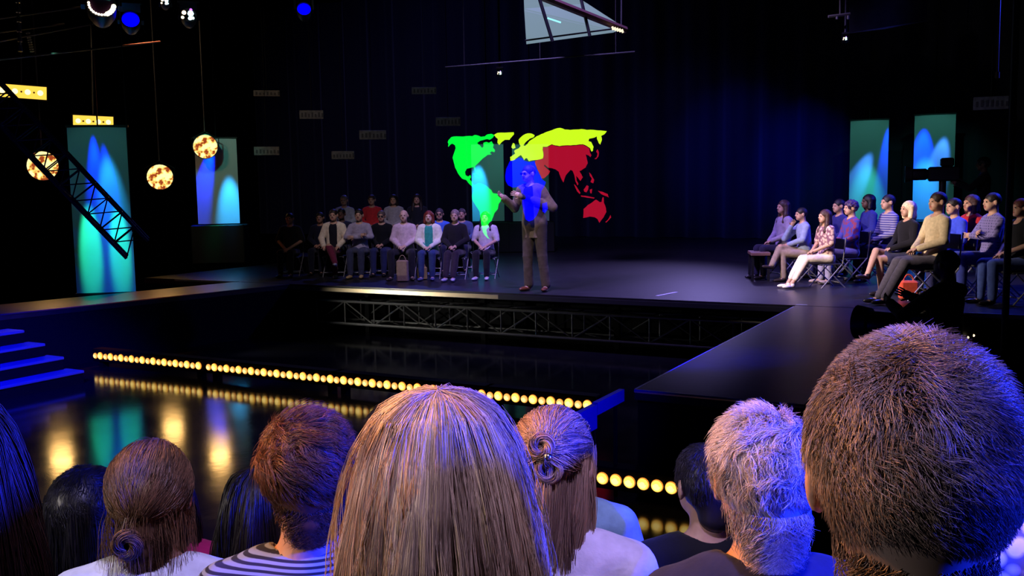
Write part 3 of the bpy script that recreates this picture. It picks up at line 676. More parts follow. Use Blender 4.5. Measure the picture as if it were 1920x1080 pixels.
banner(373,420,449,262,260,20.9,math.radians(35),'shorter banner with a blue diagonal beam, right of the topmost round amber lamp',None,
 [wash(.8),('banner_beam',.05,.16,1.12,-.42,.30,BLU,1300,22,.8),('banner_pool',-.1,.6,1.25,-.12,.0,CY,500,20,.9),('banner_pool',.3,.55,1.2,.3,.08,SKY,800,20,.9)])
banner(886,415,946,272,270,23,math.radians(28),'banner standing behind the green map of the Americas',None,
 [wash(.8),('banner_beam',-.3,.5,1.2,-.3,.4,SKY,400,22,.8)])
banner(962,415,1030,272,270,23,math.radians(28),'banner mostly hidden behind the presenter and the blue map area',None,[wash(.35)])
banner(1593,412,1660,228,226,24,math.radians(8),'banner at right with green diagonal streaks, left of the pair there',None,
 [wash(1.0),('banner_pool',-.05,.8,1.2,-.05,.05,(.04,.8,.70),330,24,.9),('banner_beam',.6,.5,1.1,-.35,.35,(.05,.25,1),420,18,.7),('banner_beam',.5,.16,1.15,.5,.3,BLU,800,20,.6)])
banner(1713,412,1783,217,217,24,math.radians(6),'banner at right, partly hidden by the black studio camera',None,
 [wash(1.0),('banner_pool',-.2,.8,1.2,-.25,.1,(.04,.8,.6),330,24,.9),('banner_beam',-.25,.35,1.15,-.3,.5,BLU,1300,26,.8),('banner_beam',.45,.45,1.15,.1,.5,(.05,.25,1),350,20,.7)])
# ---- back curtain
V=[];F=[]; xs=np.linspace(-25.7,7,640); 
for x in xs:
    y=27.3+.13*math.sin(x*5.1+1.5*math.sin(x*.9))+.06*math.sin(x*11.7+1)
    V+=[(x,y,ZD),(x,y+.02*math.sin(x*7),8.9)]
m=MB(); m.smooth=True; n=len(xs); m.V=V+[(a,b2+.02,c) for a,b2,c in V]; m.F=[(2*i,2*i+2,2*i+3,2*i+1) for i in range(n-1)]+[(2*n+2*i,2*n+2*i+1,2*n+2*i+3,2*n+2*i+2) for i in range(n-1)]
cu=m.build('stage_curtain',mat('curtain_velvet',(.045,.045,.07),rough=.95,spec=.1,sheen=.4)); tag(cu,'full width dark folded curtain hanging across the back of the studio','curtain')
def curtain_pt(px,py): return at(px,py,y=27.2)
tgt=curtain_pt(1380,300); spot('curtain_light',tgt+np.array([-1.0,-8.5,4]),tgt,BLU,800,30,1)
tgt=curtain_pt(1500,300); spot('curtain_light',tgt+np.array([.5,-7.0,4.5]),tgt,BLU,900,24,1)
tgt=curtain_pt(1300,400); spot('curtain_light',tgt+np.array([0,-6,5]),tgt,(.1,.1,1),120,80,1)
tgt=curtain_pt(900,300); spot('curtain_light',tgt+np.array([0,-9,4.5]),tgt,(.15,.15,1),240,110,1)
# ---- world map projected in the air
MPY=12.3
def mp(x,y): return at(800+x/3.858,200+y/3.858,y=MPY)
mapr=empty('projected_world_map',mp(700,800),0,'glowing world map in green, yellow, blue and red projected in the air before the presenter','projection')
REG={
'americas':((.0,1.0,.045),[
 [(155,292),(158,270),(152,258),(160,240),(178,220),(215,214),(260,216),(300,212),(330,214),(345,205),(370,208),(395,218),(420,215),(440,200),(470,196),(490,205),(478,225),(455,240),(440,235),(415,240),(385,248),(365,262),(385,280),(400,300),(412,285),(410,262),(430,255),(450,262),(470,250),(485,275),(478,295),(495,315),(490,330),(470,322),(455,335),(470,345),(440,348),(420,365),(405,375),(385,395),(365,415),(350,430),(354,465),(345,455),(338,437),(310,445),(290,450),(278,470),(282,495),(300,505),(315,493),(322,508),(312,525),(325,540),(332,560),(345,570),(375,552),(400,560),(425,570),(450,590),(470,605),(478,625),(510,630),(540,655),(535,685),(520,705),(515,740),(490,770),(480,800),(470,825),(445,850),(450,870),(430,890),(435,920),(445,945),(465,962),(440,950),(420,930),(405,900),(395,850),(388,800),(385,760),(370,735),(350,705),(330,670),(328,640),(340,610),(340,582),(325,575),(300,550),(285,530),(255,520),(235,495),(225,480),(205,440),(195,400),(187,370),(200,330),(210,300),(205,280),(185,268),(168,278)],
 [(330,483),(360,488),(392,508),(378,514),(350,498)]]),
'northern_lands':((.62,1.0,.012),[
 [(487,205),(510,190),(560,188),(630,185),(632,200),(610,225),(600,240),(565,240),(545,255),(525,278),(512,262),(515,235),(500,222)],
 [(605,390),(603,365),(625,350),(640,340),(632,320),(650,308),(668,300),(680,285),(668,262),(665,240),(680,222),(700,205),(730,193),(760,195),(782,208),(772,222),(745,232),(728,246),(712,262),(700,280),(712,284),(730,268),(742,250),(760,238),(785,222),(800,212),(830,198),(860,185),(905,170),(930,160),(965,153),(1000,165),(1040,168),(1080,165),(1120,162),(1160,168),(1210,168),(1260,172),(1303,177),(1285,200),(1262,212),(1268,240),(1255,275),(1245,265),(1232,235),(1230,215),(1210,225),(1175,232),(1170,248),(1190,255),(1207,290),(1202,320),(1192,325),(1182,300),(1160,285),(1130,272),(1080,277),(1040,280),(1000,280),(960,285),(930,280),(905,272),(870,290),(840,290),(838,310),(845,350),(840,375),(800,385),(770,388),(740,395),(725,372),(710,378),(705,388),(690,362),(680,350),(665,360),(645,375),(630,390)],
 [(612,295),(625,262),(636,268),(643,298),(625,306)]]),
'southern_asia':((.40,.004,.022),[
 [(785,390),(840,378),(847,350),(841,312),(843,294),(870,293),(905,276),(930,284),(960,289),(1000,284),(1040,284),(1080,281),(1130,276),(1158,289),(1178,304),(1180,330),(1192,352),(1185,366),(1170,352),(1150,345),(1160,385),(1165,410),(1150,440),(1120,460),(1105,465),(1120,490),(1130,510),(1112,538),(1095,515),(1080,500),(1085,535),(1098,560),(1090,570),(1076,540),(1068,495),(1056,465),(1040,458),(1025,475),(1005,500),(990,548),(978,530),(965,500),(955,470),(935,455),(905,445),(875,440),(855,420),(848,428),(870,448),(893,465),(885,485),(850,518),(832,520),(820,490),(800,450),(785,415)],
 [(1213,378),(1230,365),(1236,340),(1226,322),(1236,308),(1246,330),(1242,362),(1228,378)],
 [(1175,475),(1190,490),(1212,530),(1205,555),(1185,545),(1195,520),(1180,500)],
 [(1065,560),(1082,575),(1112,622),(1108,632),(1088,612)],[(1115,642),(1150,645),(1215,658),(1210,665),(1160,658),(1118,651)],
 [(1135,600),(1158,568),(1172,575),(1168,600),(1155,620),(1140,615)],[(1180,600),(1197,595),(1193,628),(1183,625)],
 [(1238,608),(1270,615),(1310,632),(1318,657),(1290,645),(1262,632)],
 [(1135,740),(1165,712),(1200,690),(1225,672),(1250,690),(1265,690),(1273,655),(1280,655),(1282,695),(1297,735),(1300,762),(1280,800),(1250,840),(1237,815),(1215,800),(1180,795),(1132,805)],
 [(1330,783),(1335,800),(1300,838),(1292,835),(1318,808)]]),
'africa':((.0,.0,1.0),[
 [(600,395),(640,382),(665,368),(690,372),(705,390),(740,400),(780,392),(797,450),(818,490),(835,525),(862,545),(850,580),(830,610),(822,680),(815,740),(795,790),(770,820),(740,830),(715,815),(700,760),(690,700),(690,640),(680,600),(660,580),(620,585),(590,570),(572,540),(568,500),(575,450)],
 [(836,700),(870,690),(877,740),(855,772),(838,760)]])}
for rn,(col,polys) in REG.items():
    V=[];F=[]
    for p in polys:
        o=len(V)
        # rough coast between the corners
        q=[]
        for i in range(len(p)):
            a=np.array(p[i],float);b2=np.array(p[(i+1)%len(p)],float); L=np.linalg.norm(b2-a); q.append(a)
            if 14<L<90: nn=np.array([a[1]-b2[1],b2[0]-a[0]])/L; q.append((a+b2)/2+nn*random.uniform(-1.5,1.5))
        n=len(q); pts=[mp(*t) for t in q]
        V+=[tuple(t) for t in pts]
        F.append(tuple(range(o,o+n)))
    me=mesh_from(rn,V,F,smooth=False)
    o=link(rn+'_region',me,proj('projected_'+rn,col,1.0,.42 if rn=='africa' else .8),mapr); P3(o)
# ------------------------------------------------------------------ rig: lamps, pipes, screens
amber=glow('amber_lamp',(1.0,.60,.07),1.3); hot=glow('lamp_filament',(1.0,.85,.45),1.8)
dark=mat('fixture_black',(.012,.012,.013),rough=.45)
pipe=mat('pipe_steel',(.22,.19,.16),rough=.35,metal=.8)
camdir=lambda p: nrm(np.array([CAM[0]-p[0],CAM[1]-p[1],0]))
def mottled():
    m=bpy.data.materials.new('round_lamp_glass'); m.use_nodes=True; nt=m.node_tree; nt.nodes.clear()
    tc=nt.nodes.new('ShaderNodeTexCoord'); v=nt.nodes.new('ShaderNodeTexNoise'); v.inputs['Scale'].default_value=9; v.inputs['Detail'].default_value=2
    r=nt.nodes.new('ShaderNodeValToRGB'); r.color_ramp.elements[0].position=.40; r.color_ramp.elements[0].color=(.25,.04,.01,1); r.color_ramp.elements[1].position=.47; r.color_ramp.elements[1].color=(1,.52,.10,1)
    e2=r.color_ramp.elements.new(.56); e2.color=(1,.85,.35,1)
    e=nt.nodes.new('ShaderNodeEmission'); e.inputs[1].default_value=1.5; o=nt.nodes.new('ShaderNodeOutputMaterial')
    nt.links.new(tc.outputs['Object'],v.inputs['Vector']); nt.links.new(v.outputs['Fac'],r.inputs[0]); nt.links.new(r.outputs[0],e.inputs[0]); nt.links.new(e.outputs[0],o.inputs[0]); return m
mot=mottled()
def rod_to(root,p,ztop,parts=(.0,)):
    z0=p[2]; MB().tube([(0,0,z0-root.location.z),(0,0,ztop-root.location.z)],.016,8).build('hanging_rod',pipe,root,smooth=True)
    for q in parts: MB().tube([(0,0,z0-root.location.z+q),(0,0,z0-root.location.z+q+.12)],.026,8).build('rod_coupler',pipe,root)
def round_lamp(px,py,d,diam,label):
    p=at(px,py,d=d); n=camdir(p); ang=math.atan2(n[1],n[0])+math.pi/2
    root=empty('round_lamp',p,ang,label,'stage lamp','round amber studio lamps'); R=diam/2
    m=MB(); m.smooth=True; m.lathe((0,0,0),(0,-1,0),[(-.22,0),(-.22,R*.45),(-.12,R*.85),(0,R*1.04),(.05,R*1.05),(.05,R*.99),(.01,R*.98)]); m.build('shell',dark,root)
    m=MB(); m.smooth=True; m.lathe((0,0,0),(0,-1,0),[(.012,R*.985),(.03,R*.8),(.045,R*.4),(.05,0)]); m.build('lens',mot,root)
    m=MB(); m.tube([(-R*1.08,.02,0),(-R*1.1,.02,R*.7),(0,.02,R*1.28),(R*1.1,.02,R*.7),(R*1.08,.02,0)],.012,6); m.build('yoke',dark,root)
    MB().tube([(0,.02,R*1.28),(0,.02,8.98-p[2])],.014,8).build('hanging_rod',pipe,root,smooth=True)
round_lamp(80,311,18.8,.57,'round amber lamp at far left, crossed by dark truss bars')
round_lamp(300,332,20.2,.53,'round amber lamp hanging lowest, between the two left banners')
round_lamp(385,275,20.3,.50,'round amber lamp overlapping the top of the second left banner')
def blinder(px,py,d,w,h,tilt,label):
    p=at(px,py,d=d); n=camdir(p); ang=math.atan2(n[1],n[0])+math.pi/2
    root=empty('bar_lamp',p,ang,label,'stage lamp','rectangular amber lamps'); root.rotation_euler=(0,math.radians(tilt),ang)
    MB().box((-w/2-.03,0,-h/2-.03),(w/2+.03,.16,h/2+.03),.015).build('housing',dark,root)
    MB().box((-w/2,-.012,-h/2),(w/2,.0,h/2)).build('lens',amber,root)
    for i in range(4):
        m=MB(); m.smooth=True; m.lathe((-w/2+w*(i+.5)/4,-.012,0),(0,-1,0),[(0,h*.22),(.02,h*.16),(.026,0)],12); m.build('bulb',hot,root)
    for i in range(3):
        m=MB(); m.smooth=True; m.lathe((-w/2+w*(i+1)/4,-.012,0),(0,-1,0),[(0,.018),(.012,.0)],8); m.build('rivet',mat('rivet',(.2,.05,.01)),root)
    MB().tube([(0,.08,h/2),(0,.08,8.9-p[2])],.014,8).build('hanging_rod',pipe,root,smooth=True)
blinder(40,172,18.2,.86,.24,3,'long rectangular amber lamp at the upper left edge, crossed by a dark bar')
blinder(175,228,18.2,.70,.21,2,'rectangular four bulb amber lamp hanging above the tall left banner')
for px,py,d,e_ in ((80,311,18.6,22),(300,332,20,16),(385,275,20.1,22)):
    p=at(px,py,d=d)+camdir(at(px,py,d=d))*.25
    spot('round_lamp_beam',p,rel(-2.5,5.5,0),(1,.55,.16),e_*1.2,70,1,.20)
# lattice stair truss crossing the left banner
a=at(-60,130,d=11.5); b=at(258,466,d=12.4); 
bb=at(330,560,d=12.6)
DT=truss('diagonal_truss',a,b+(b-a)*.0,.34,.34,12,blk,'black lattice truss slanting down across the tall left banner','truss',.020,.009,up=(.15,.1,1))
for t_ in (.05,.97):
    c=a+(b-a)*t_; P3(MB().tube([c+np.array([0,0,.15]),(c[0],c[1],8.98)],.006,6).build('hanging_cable',blk,DT))
# overhead pipes, upper left
for i,(x0,y0,x1,y1) in enumerate(((-60,68,120,45),(-60,88,190,42),(-60,70,90,50),(-60,118,300,78),(-40,40,160,12))):
    if i==2: continue
    p0=at(x0,y0,d=11);p1=at(x1,y1,d=16); m=MB(); m.smooth=True; m.tube([p0-p0,p1-p0],.014,8); o=m.build('ceiling_pipe',mat('pipe_dark',(.10,.07,.05),rough=.5,metal=.5)); o.location=tuple(p0)
    tag(o,'thin dark rigging pipe at upper left, '+['topmost of the four','second one down','','lowest and longest','short one by the beaded lamp'][i],'pipe','rigging pipes')
for i,(px,py0,py1,d) in enumerate(((36,-60,92,12),(58,60,96,13))):
    p0=at(px-6,py0,d=d);p1=at(px+2,py1,d=d); m=MB(); m.smooth=True
    for q in np.arange(0,1,.12): m.tube([(p1-p0)*q,(p1-p0)*(q+.07)],[.022,.03],8)
    m.tube([p0-p0,(p1-p0)],.012,6)
    o=m.build('hanging_clamp',mat('clamp_steel',(.55,.5,.42),rough=.3,metal=.8)); o.location=tuple(p0); tag(o,['long jointed steel clamp rod hanging at the upper left corner','short jointed steel rod beside the long one at upper left'][i],'clamp')
# moving head lights
def moving_head(px,py,d,r,label,kind):
    p=at(px,py,d=d); n=camdir(p); ang=math.atan2(n[1],n[0])+math.pi/2
    root=empty('moving_light',p,ang,label,'stage light'); root.rotation_euler=(math.radians(-18),0,ang)
    m=MB(); m.smooth=True; m.lathe((0,0,0),(0,-1,0),[(-r*2.2,0),(-r*2.2,r*.7),(-r*1.2,r*1.0),(0,r*1.05),(.03,r*1.05),(.03,r*.95),(0,r*.93)]); m.build('lamp_head',dark,root)
    MB().box((-r*1.4,-.0,0),(-r*1.1,.12,r*2)).build('yoke_arm',dark,root); MB().box((r*1.1,-.0,0),(r*1.4,.12,r*2)).build('yoke_arm',dark,root); MB().box((-r*1.4,-.05,r*1.9),(r*1.4,.2,r*2.6)).build('base_box',dark,root)
    MB().tube([(0,.08,r*2.5),(0,.08,r*2.5+max(.3,8.95-p[2]-r*2.6))],.02,8).build('hanging_rod',dark,root)
    if kind=='blue':
        m=MB(); m.smooth=True; m.lathe((0,0,0),(0,-1,0),[(.0,r*.93),(.03,r*.6),(.04,0)]); m.build('lens',glow('blue_lens',(0,0,1),3.2),root)
    elif kind=='beads':
        m=MB(); m.smooth=True; m.lathe((0,0,0),(0,-1,0),[(.0,r*.9),(.02,r*.5),(.02,0)]); m.build('lens',mat('dark_glass',(.03,.01,.03),rough=.1),root)
        for i in range(14):
            t=math.radians(175+i*13.5) ; c=(r*.85*math.cos(t),-.03,r*.85*math.sin(t)); m=MB(); m.smooth=True; V,F=sph(c,r*(.09 if i<9 else .18),8,4,1); m.add(V,F); m.build('bead',glow('bead_warm',(1,.85,.6),5) if i<9 else glow('bead_cream',(1,.95,.6),3),root)
        MB().box((-r*.5,-.05,r*.55),(r*.7,-.03,r*.95)).build('lit_panel',glow('mint_panel',(.2,.9,.7),1.0),root)
    else:
        for i,(x,z,q,c) in enumerate(((-.6,.3,.3,(1,.75,.5)),(.25,.2,.42,(.55,.9,1)),(.15,-.5,.28,(.6,.9,1)),(.5,-.45,.22,(.7,1,1)),(-.8,-.4,.22,(1,.8,.5)),(.3,.75,.2,(.4,.1,.9)))):
            m=MB(); m.smooth=True; V,F=sph((x*r,-.03,z*r),q*r,8,4,1); m.add(V,F); m.build('lamp_cell',glow('cell_%d'%i,c,3),root)
moving_head(190,10,12,.17,'round stage light with an arc of white beads at the upper left','beads')
moving_head(245,38,12.5,.115,'glowing blue stage light below the beaded one','blue')
moving_head(354,30,13,.10,'stage light with several white and cyan cells, right of the blue one','cells')
moving_head(310,5,13,.06,'small cream lit stage light at the top edge between two others','cells')
moving_head(570,18,15,.11,'dim blue stage light at the top edge left of centre','blue')
moving_head(1056,-2,15,.15,'bright blue stage light at the top edge above the white screen','blue')
moving_head(1585,74,14,.035,'tiny bluish white light high at right','cells')
moving_head(937,138,18,.045,'tiny white light high above the map','cells')
p0=at(835,126,d=16);p1=at(1190,97,d=16); m=MB(); m.smooth=True; m.tube([p0-p0,p1-p0],.014,8)
for q in (.1,.5,.9): m.tube([(p1-p0)*q,(p1-p0)*q+np.array([0,0,8.98-p0[2]-(p1-p0)[2]*q])],.006,6)
o=m.build('ceiling_pipe',mat('pipe_dark2',(.035,.035,.035),rough=.5,metal=.5)); o.location=tuple(p0); tag(o,'faint horizontal rigging pipe high in the centre, under the pale screen','pipe')
pts=[at(1592,-40,d=15),at(1592,62,d=15),at(1660,54,d=15.2),at(1738,38,d=15.5),at(1738,-40,d=15.5)]
n=len(pts); V=[tuple(p) for p in pts]+[tuple(p+np.array([0,.06,0])) for p in pts]
o=link('dark_hanging_panel',mesh_from('hanging_panel',V,[tuple(range(n)),tuple(range(2*n-1,n-1,-1))]+[(i,n+i,n+(i+1)%n,(i+1)%n) for i in range(n)],False),mat('panel_grey',(.10,.10,.11),rough=.8,noise=.3,nscale=3)); tag(o,'large dark grey panel hanging at the top edge right of centre','panel')  # plain dark grey panel, purpose unknown
tape=mat('white_tape',(.6,.6,.66),rough=.6)
def tape_line(a,b,w,label):
    a=at(*a,z=ZD);b=at(*b,z=ZD); d=nrm(b-a); q=np.array([-d[1],d[0],0])*w/2; P=[a-q,b-q,b+q,a+q]; c=(a+b)/2
    m=MB(); m.add([(*(p-c)[:2],.001) for p in P]+[(*(p-c)[:2],.004) for p in P],[(3,2,1,0),(4,5,6,7),(0,1,5,4),(1,2,6,5),(2,3,7,6),(3,0,4,7)]); o=m.build('floor_tape',tape); o.location=(c[0],c[1],ZD); tag(o,label,'tape','white tape marks on the stage')
tape_line((1232,555),(1268,548),.05,'short white tape mark on the stage edge, right of the presenter')
tape_line((1492,571.5),(1514,572),.04,'white tape mark at the inner corner where stage and right catwalk meet')
tape_line((448,529),(464,527.5),.05,'white tape mark at the corner by the left catwalk')
# hanging screen seen from below
scr=empty('hanging_screen',at(1060,40,d=13),0,'pale slanted projection screen hanging at the top centre with dark bars across','screen')
pts=[at(980,-60,d=13),at(983,20,d=13),at(987,83,d=13),at(1150,61,d=14.2),at(1168,54,d=14.4),at(1100,10,d=14),at(985,-60,d=13.2)]
V=[tuple(p) for p in pts]; n_=np.array([0,.02,.03]); V2=[tuple(p+n_) for p in pts]; n=len(V)
me=mesh_from('screen',V+V2,[tuple(range(n)),tuple(range(2*n-1,n-1,-1))]+[(i,n+i,n+(i+1)%n,(i+1)%n) for i in range(n)],False)
sm=bpy.data.materials.new('screen_glow'); sm.use_nodes=True; b_=sm.node_tree.nodes['Principled BSDF']; b_.inputs['Base Color'].default_value=(.05,.06,.06,1); b_.inputs['Emission Color'].default_value=(.20,.31,.34,1); b_.inputs['Emission Strength'].default_value=.8  # the panel's reflected brightness is put in as emission
P3(link('screen_cloth',me,sm,scr))
def bar(nm,x0,y0,x1,y1,d0,d1,r,m_,par): 
    mb=MB(); mb.smooth=True; mb.tube([at(x0,y0,d=d0),at(x1,y1,d=d1)],r,8); P3(mb.build(nm,m_,par))
bar('cross_bar',1003,-30,1036,78,12.8,12.9,.025,dark,scr); bar('cross_bar',1085,-20,1106,68,13.4,13.5,.025,dark,scr)
bar('bottom_rail',984,76,1165,52,12.9,14.1,.012,dark,scr); bar('top_rail',980,-20,1172,56,12.7,14,.055,mat('rail_rust',(.20,.10,.10),rough=.4,metal=.5),scr)
bar('tube_light',1027,34,1051,42,12.85,13,.012,glow('tube_cyan',(.3,.8,.9),1.3),scr)
for i in range(5): bar('bright_clip',1148+i*4.5,50+i*1.3,1150+i*4.5,56+i*1.3,13.7,13.7,.016,glow('clip_glint',(1,.85,.6),1.2),scr)  # highlights on the clips put in as emission
bar('hanging_cable',990,-60,992,-240,13,13,.012,dark,scr); bar('hanging_cable',1165,50,1166,-240,14,14,.012,dark,scr)
# faint hanging plates
plate=mat('grey_plate',(.30,.30,.30),rough=.6,noise=.3,nscale=14)
for i,(px,py,w,h) in enumerate(((500,175,48,11),(584,215,44,16),(699,253,50,17),(643,291,42,15),(500,283,46,16),(795,170,46,13),(840,228,46,16),(1858,193,60,24))):
    d=21 if px<1000 else 16; p=at(px,py,d=d); n=camdir(p); ang=math.atan2(n[1],n[0])+math.pi/2; sc=d/FPX; w*=sc; h*=sc
    root=empty('hanging_plate',p,ang,'small faint grey plate hanging '+['highest at the left, above the standing dark gap','left of centre, upper of two near it','left of centre, nearest the map of Alaska','left of centre, lowest of the cluster','at left, level with the map','highest near the centre','just above the green part of the map','at the right edge of the studio'][i],'plate','faint hanging plates')
    MB().box((-w/2,-.02,-h/2),(w/2,.02,h/2),.006).build('plate',plate,root)
    m=MB()
    for q in range(7): x=-w*.42+q*w*.14; m.box((x,-.026,-h*.3),(x+w*.07,-.02,h*.3*random.uniform(.2,1)))
    m.build('mark',mat('plate_mark',(.12,.12,.13)),root)
    MB().tube([(0,0,h/2),(0,0,8.95-p[2])],.006,6).build('hanging_cable',dark,root)
spot('plate_light',at(640,150,d=12)+np.array([0,0,2]),at(680,240,d=21),(.8,.85,1),60,40,1,.2)
# upper right: small rig, poles
m=MB(); m.smooth=True
p0=at(1553,31,d=14); m.tube([(0,0,0),at(1594,26,d=14)-p0],.02,8)
for q in (1569,1590): m.tube([at(q,29,d=14)-p0,at(q,36,d=14)-p0],.016,8)
m.tube([at(1575,28,d=14)-p0,at(1575,-200,d=14)-p0],.01,6)
o=m.build('pipe_clamp',mat('clamp_cream',(.75,.68,.5),rough=.4,metal=.4)); o.location=tuple(p0); tag(o,'short pale pipe with two clamps hanging high at right','clamp')
p0=at(1870,138,d=13); m=MB(); m.smooth=True; m.tube([(0,0,0),at(1878,-100,d=13)-p0],.014,8); m.tube([(0,0,-.06),(0,0,.02)],.03,8); o=m.build('hanging_pole',mat('pole_brass',(.25,.16,.08),rough=.4,metal=.6)); o.location=tuple(p0); tag(o,'thin dull orange pole hanging from the ceiling at upper right','pole')
p0=at(1885,590,d=9.2); p0[2]=0
m=MB(); m.smooth=True; m.tube([(0,0,0),(0,0,8.95)],.032,12); o=m.build('support_pole',dark); o.location=tuple(p0); tag(o,'tall black floor to ceiling pole near the right edge, in front of the seated people','pole')
# studio camera behind the right audience
def studio_camera(p,ang,label,s=1.0,boom=True,h=1.5):
    r=empty('studio_camera',p,ang,label,'camera')
    m=MB(); m.smooth=False
    MB().box((-.16*s,-.32*s,h),(.16*s,.28*s,h+.30*s),.03).build('camera_body',dark,r)
    m=MB(); m.smooth=True; m.lathe((0,.28*s,h+.15*s),(0,1,0),[(0,.09*s),(.05*s,.12*s),(.30*s,.12*s),(.32*s,.15*s),(.45*s,.17*s),(.45*s,.14*s),(.4*s,0)],20); m.build('lens',dark,r)
    MB().box((-.13*s,-.2*s,h+.30*s),(.13*s,.05*s,h+.48*s),.03).build('viewfinder',dark,r)
    m=MB(); m.smooth=True; m.tube([(0,0,.22),(0,0,h)],.07*s,12); m.build('column',dark,r)
    for q in range(3):
        t=q*2.094+.5; m=MB(); m.smooth=True; m.tube([(0,0,.25),(.42*math.cos(t),.42*math.sin(t),.06)],.035,8); m.build('leg',dark,r)
        m=MB(); m.smooth=True; m.lathe((.42*math.cos(t)-.02,.42*math.sin(t),.06),(1,0,0),[(0,0),(0,.06),(.04,.06),(.04,0)],14); m.build('wheel',dark,r)
    m=MB(); m.smooth=True; m.tube([(.12*s,-.3*s,h+.05),(.2*s,-.55*s,h-.15)],.015,6); m.tube([(-.12*s,-.3*s,h+.05),(-.2*s,-.55*s,h-.15)],.015,6); m.build('pan_handle',dark,r)
    return r
# ------------------------------------------------------------------ furniture for the people
steel=mat('chair_steel',(.45,.44,.42),rough=.35,metal=.8); seatm=mat('chair_seat_black',(.02,.02,.022),rough=.6)
def folding_chair(loc,rz,label):
    r=empty('folding_chair',loc,rz,label,'chair')
    MB().box((-.20,-.19,.395),(.20,.22,.42),.01).build('seat',seatm,r)
    MB().box((-.19,-.235,.66),(.19,-.215,.84),.008).build('backrest',seatm,r)
    for q in (1,-1):
        m=MB(); m.smooth=True; m.tube([(q*.21,-.24,.86),(q*.21,-.19,.42),(q*.21,.20,.0)],.011,8); m.build('leg',steel,r)
        m=MB(); m.smooth=True; m.tube([(q*.205,.17,.40),(q*.205,-.25,.0)],.011,8); m.build('leg',steel,r)
    m=MB(); m.smooth=True; m.tube([(-.21,.12,.09),(.21,.12,.09)],.009,8); m.tube([(-.2,-.17,.09),(.2,-.17,.09)],.009,8); m.build('stretcher',steel,r)
    return r
chair0=None
def seat_person(short,label,px,py,d,face,s=None,base=ZD,chair=True,z_head=None,**kw):
    """face: heading in degrees, 0 = towards the far wall, 90 = towards the left wall"""
    global chair0
    hp=at(px,py,d=d); rz=math.radians(face)
    lean=kw.get('lean',0)
    if s is None: s=min(1.10,max(.84,(hp[2]-base)/1.225))
    off=np.array([0,.015+.69*math.sin(lean)])*s; ox=-math.sin(rz)*off[1]; oy=math.cos(rz)*off[1]
    loc=(hp[0]-ox,hp[1]-oy,base); z=(hp[2]-1.225*s) if abs(hp[2]-1.225*s-base)>.02 else base
    loc=(loc[0],loc[1],z if abs(z-base)<.5 and z_head else base)
    r,k=person(label,loc,rz,s=s,**kw)
    if chair:
        if chair0 is None: chair0=folding_chair(loc,rz,''); c=chair0
        else: c=copy_tree(chair0)
        c.location=loc; c.rotation_euler=(0,0,rz); c.scale=(s,s,s); c['label']='black folding chair with thin metal legs under the '+short
    return r,k
SP=seat_person
# presenter
p=at(1001,546,z=ZD); 
pr_,kp=person('man in brown-grey suit and dark glasses standing on the stage, one hand on his chest',(p[0],p[1]+.05,ZD),math.radians(180-5),s=1.04,stand=True,pose='present',
  hair='short',hcol=(70,60,58),top=(30,34,80),jacket=(132,112,98),bottom=(86,72,64),shoe=(110,62,38),glasses=True,yaw=math.radians(-14),nod=math.radians(-3),side=.12,h=.009,tone='pale',fat=1.02)
m=MB(); m.smooth=True; m.tube([kp.H((-.07,.03,-.02)),kp.H((-.055,.085,-.06)),kp.H((-.02,.115,-.062))],.0028,6); V,F=sph(tuple(kp.H((-.015,.118,-.062))),.008,8,4,1); m.add(V,F); m.build('headset_microphone',dark,pr_)
# left group: facing the pit
FA=205
SP('person in black apart at the left','person in a black short sleeved shirt seated alone left of the group, hands clasped',543,411,17.3,FA,tone='tan',hair='short',hcol=(20,15,12),top=(22,24,26),sleeve=.75,pose='clasp',bottom=(14,14,18))
SP('shadowed man behind the beige jacket','man in dark clothes in shadow at the left end of the seated row',600,410,17.6,FA,tone='tan',hcol=(25,20,18),top=(30,30,50),bottom=(25,28,45),pose='lap')
SP('person in the beige jacket','person in an open beige jacket and maroon trousers with legs crossed',625,404,17.0,FA,tone='light',hair='short',hcol=(35,22,18),top=(25,25,35),jacket=(225,210,185),bottom=(110,35,60),legs='cross',shoe=(150,150,170),pose='knees')
SP('man in the lavender shirt','dark haired man in a pale lavender shirt and jeans, arms folded, in the left group',673,404,16.9,FA,hcol=(28,20,18),top=(165,155,180),bottom=(62,66,98),shoe=(190,160,110),pose='crossed')
SP('man in black with glasses','man in a black top and jeans with glasses, between the lavender and the pink shirt',715,406,17.2,FA,hcol=(90,75,75),top=(16,17,24),bottom=(42,48,95),glasses=True,pose='lap')
SP('balding man in the pink shirt','balding man in a pale pink shirt with hands clasped between wide knees',757,405,16.4,FA,hair='bald',hcol=(120,95,85),tone='pale',top=(205,180,190),bottom=(30,28,42),legs='wide',fat=1.15,shoe=(70,60,60))
SP('woman in the cream cardigan','red haired woman in a cream cardigan over a teal top with blue jeans',804,407,16.3,FA,hair='bob',hcol=(110,40,28),tone='pale',top=(50,150,135),jacket=(225,220,205),bottom=(45,60,110),shoe=(90,90,150),fat=1.02)
SP('woman in the black shirt','short haired woman in a black shirt with white shoes',853,405,16.2,FA-5,hair='short',hcol=(120,100,95),top=(24,20,26),bottom=(45,34,44),shoe=(200,195,210),fat=1.05,legs='out')
SP('woman behind the green map tip','dark haired woman in a pale top seated behind the green tip of the map',910,409,16.2,FA-8,hair='long',hcol=(22,16,18),top=(200,185,195),sleeve=.6,bottom=(28,24,32),shoe=(200,190,200))
RB=dict(base=ZD+.30,chair=True)
SP('grey man in white at the back','grey haired man in a whitish shirt, leftmost in the raised back row',645,378,18.6,FA,hair='short',hcol=(120,110,115),top=(185,190,210),bottom=(40,40,60),**RB)
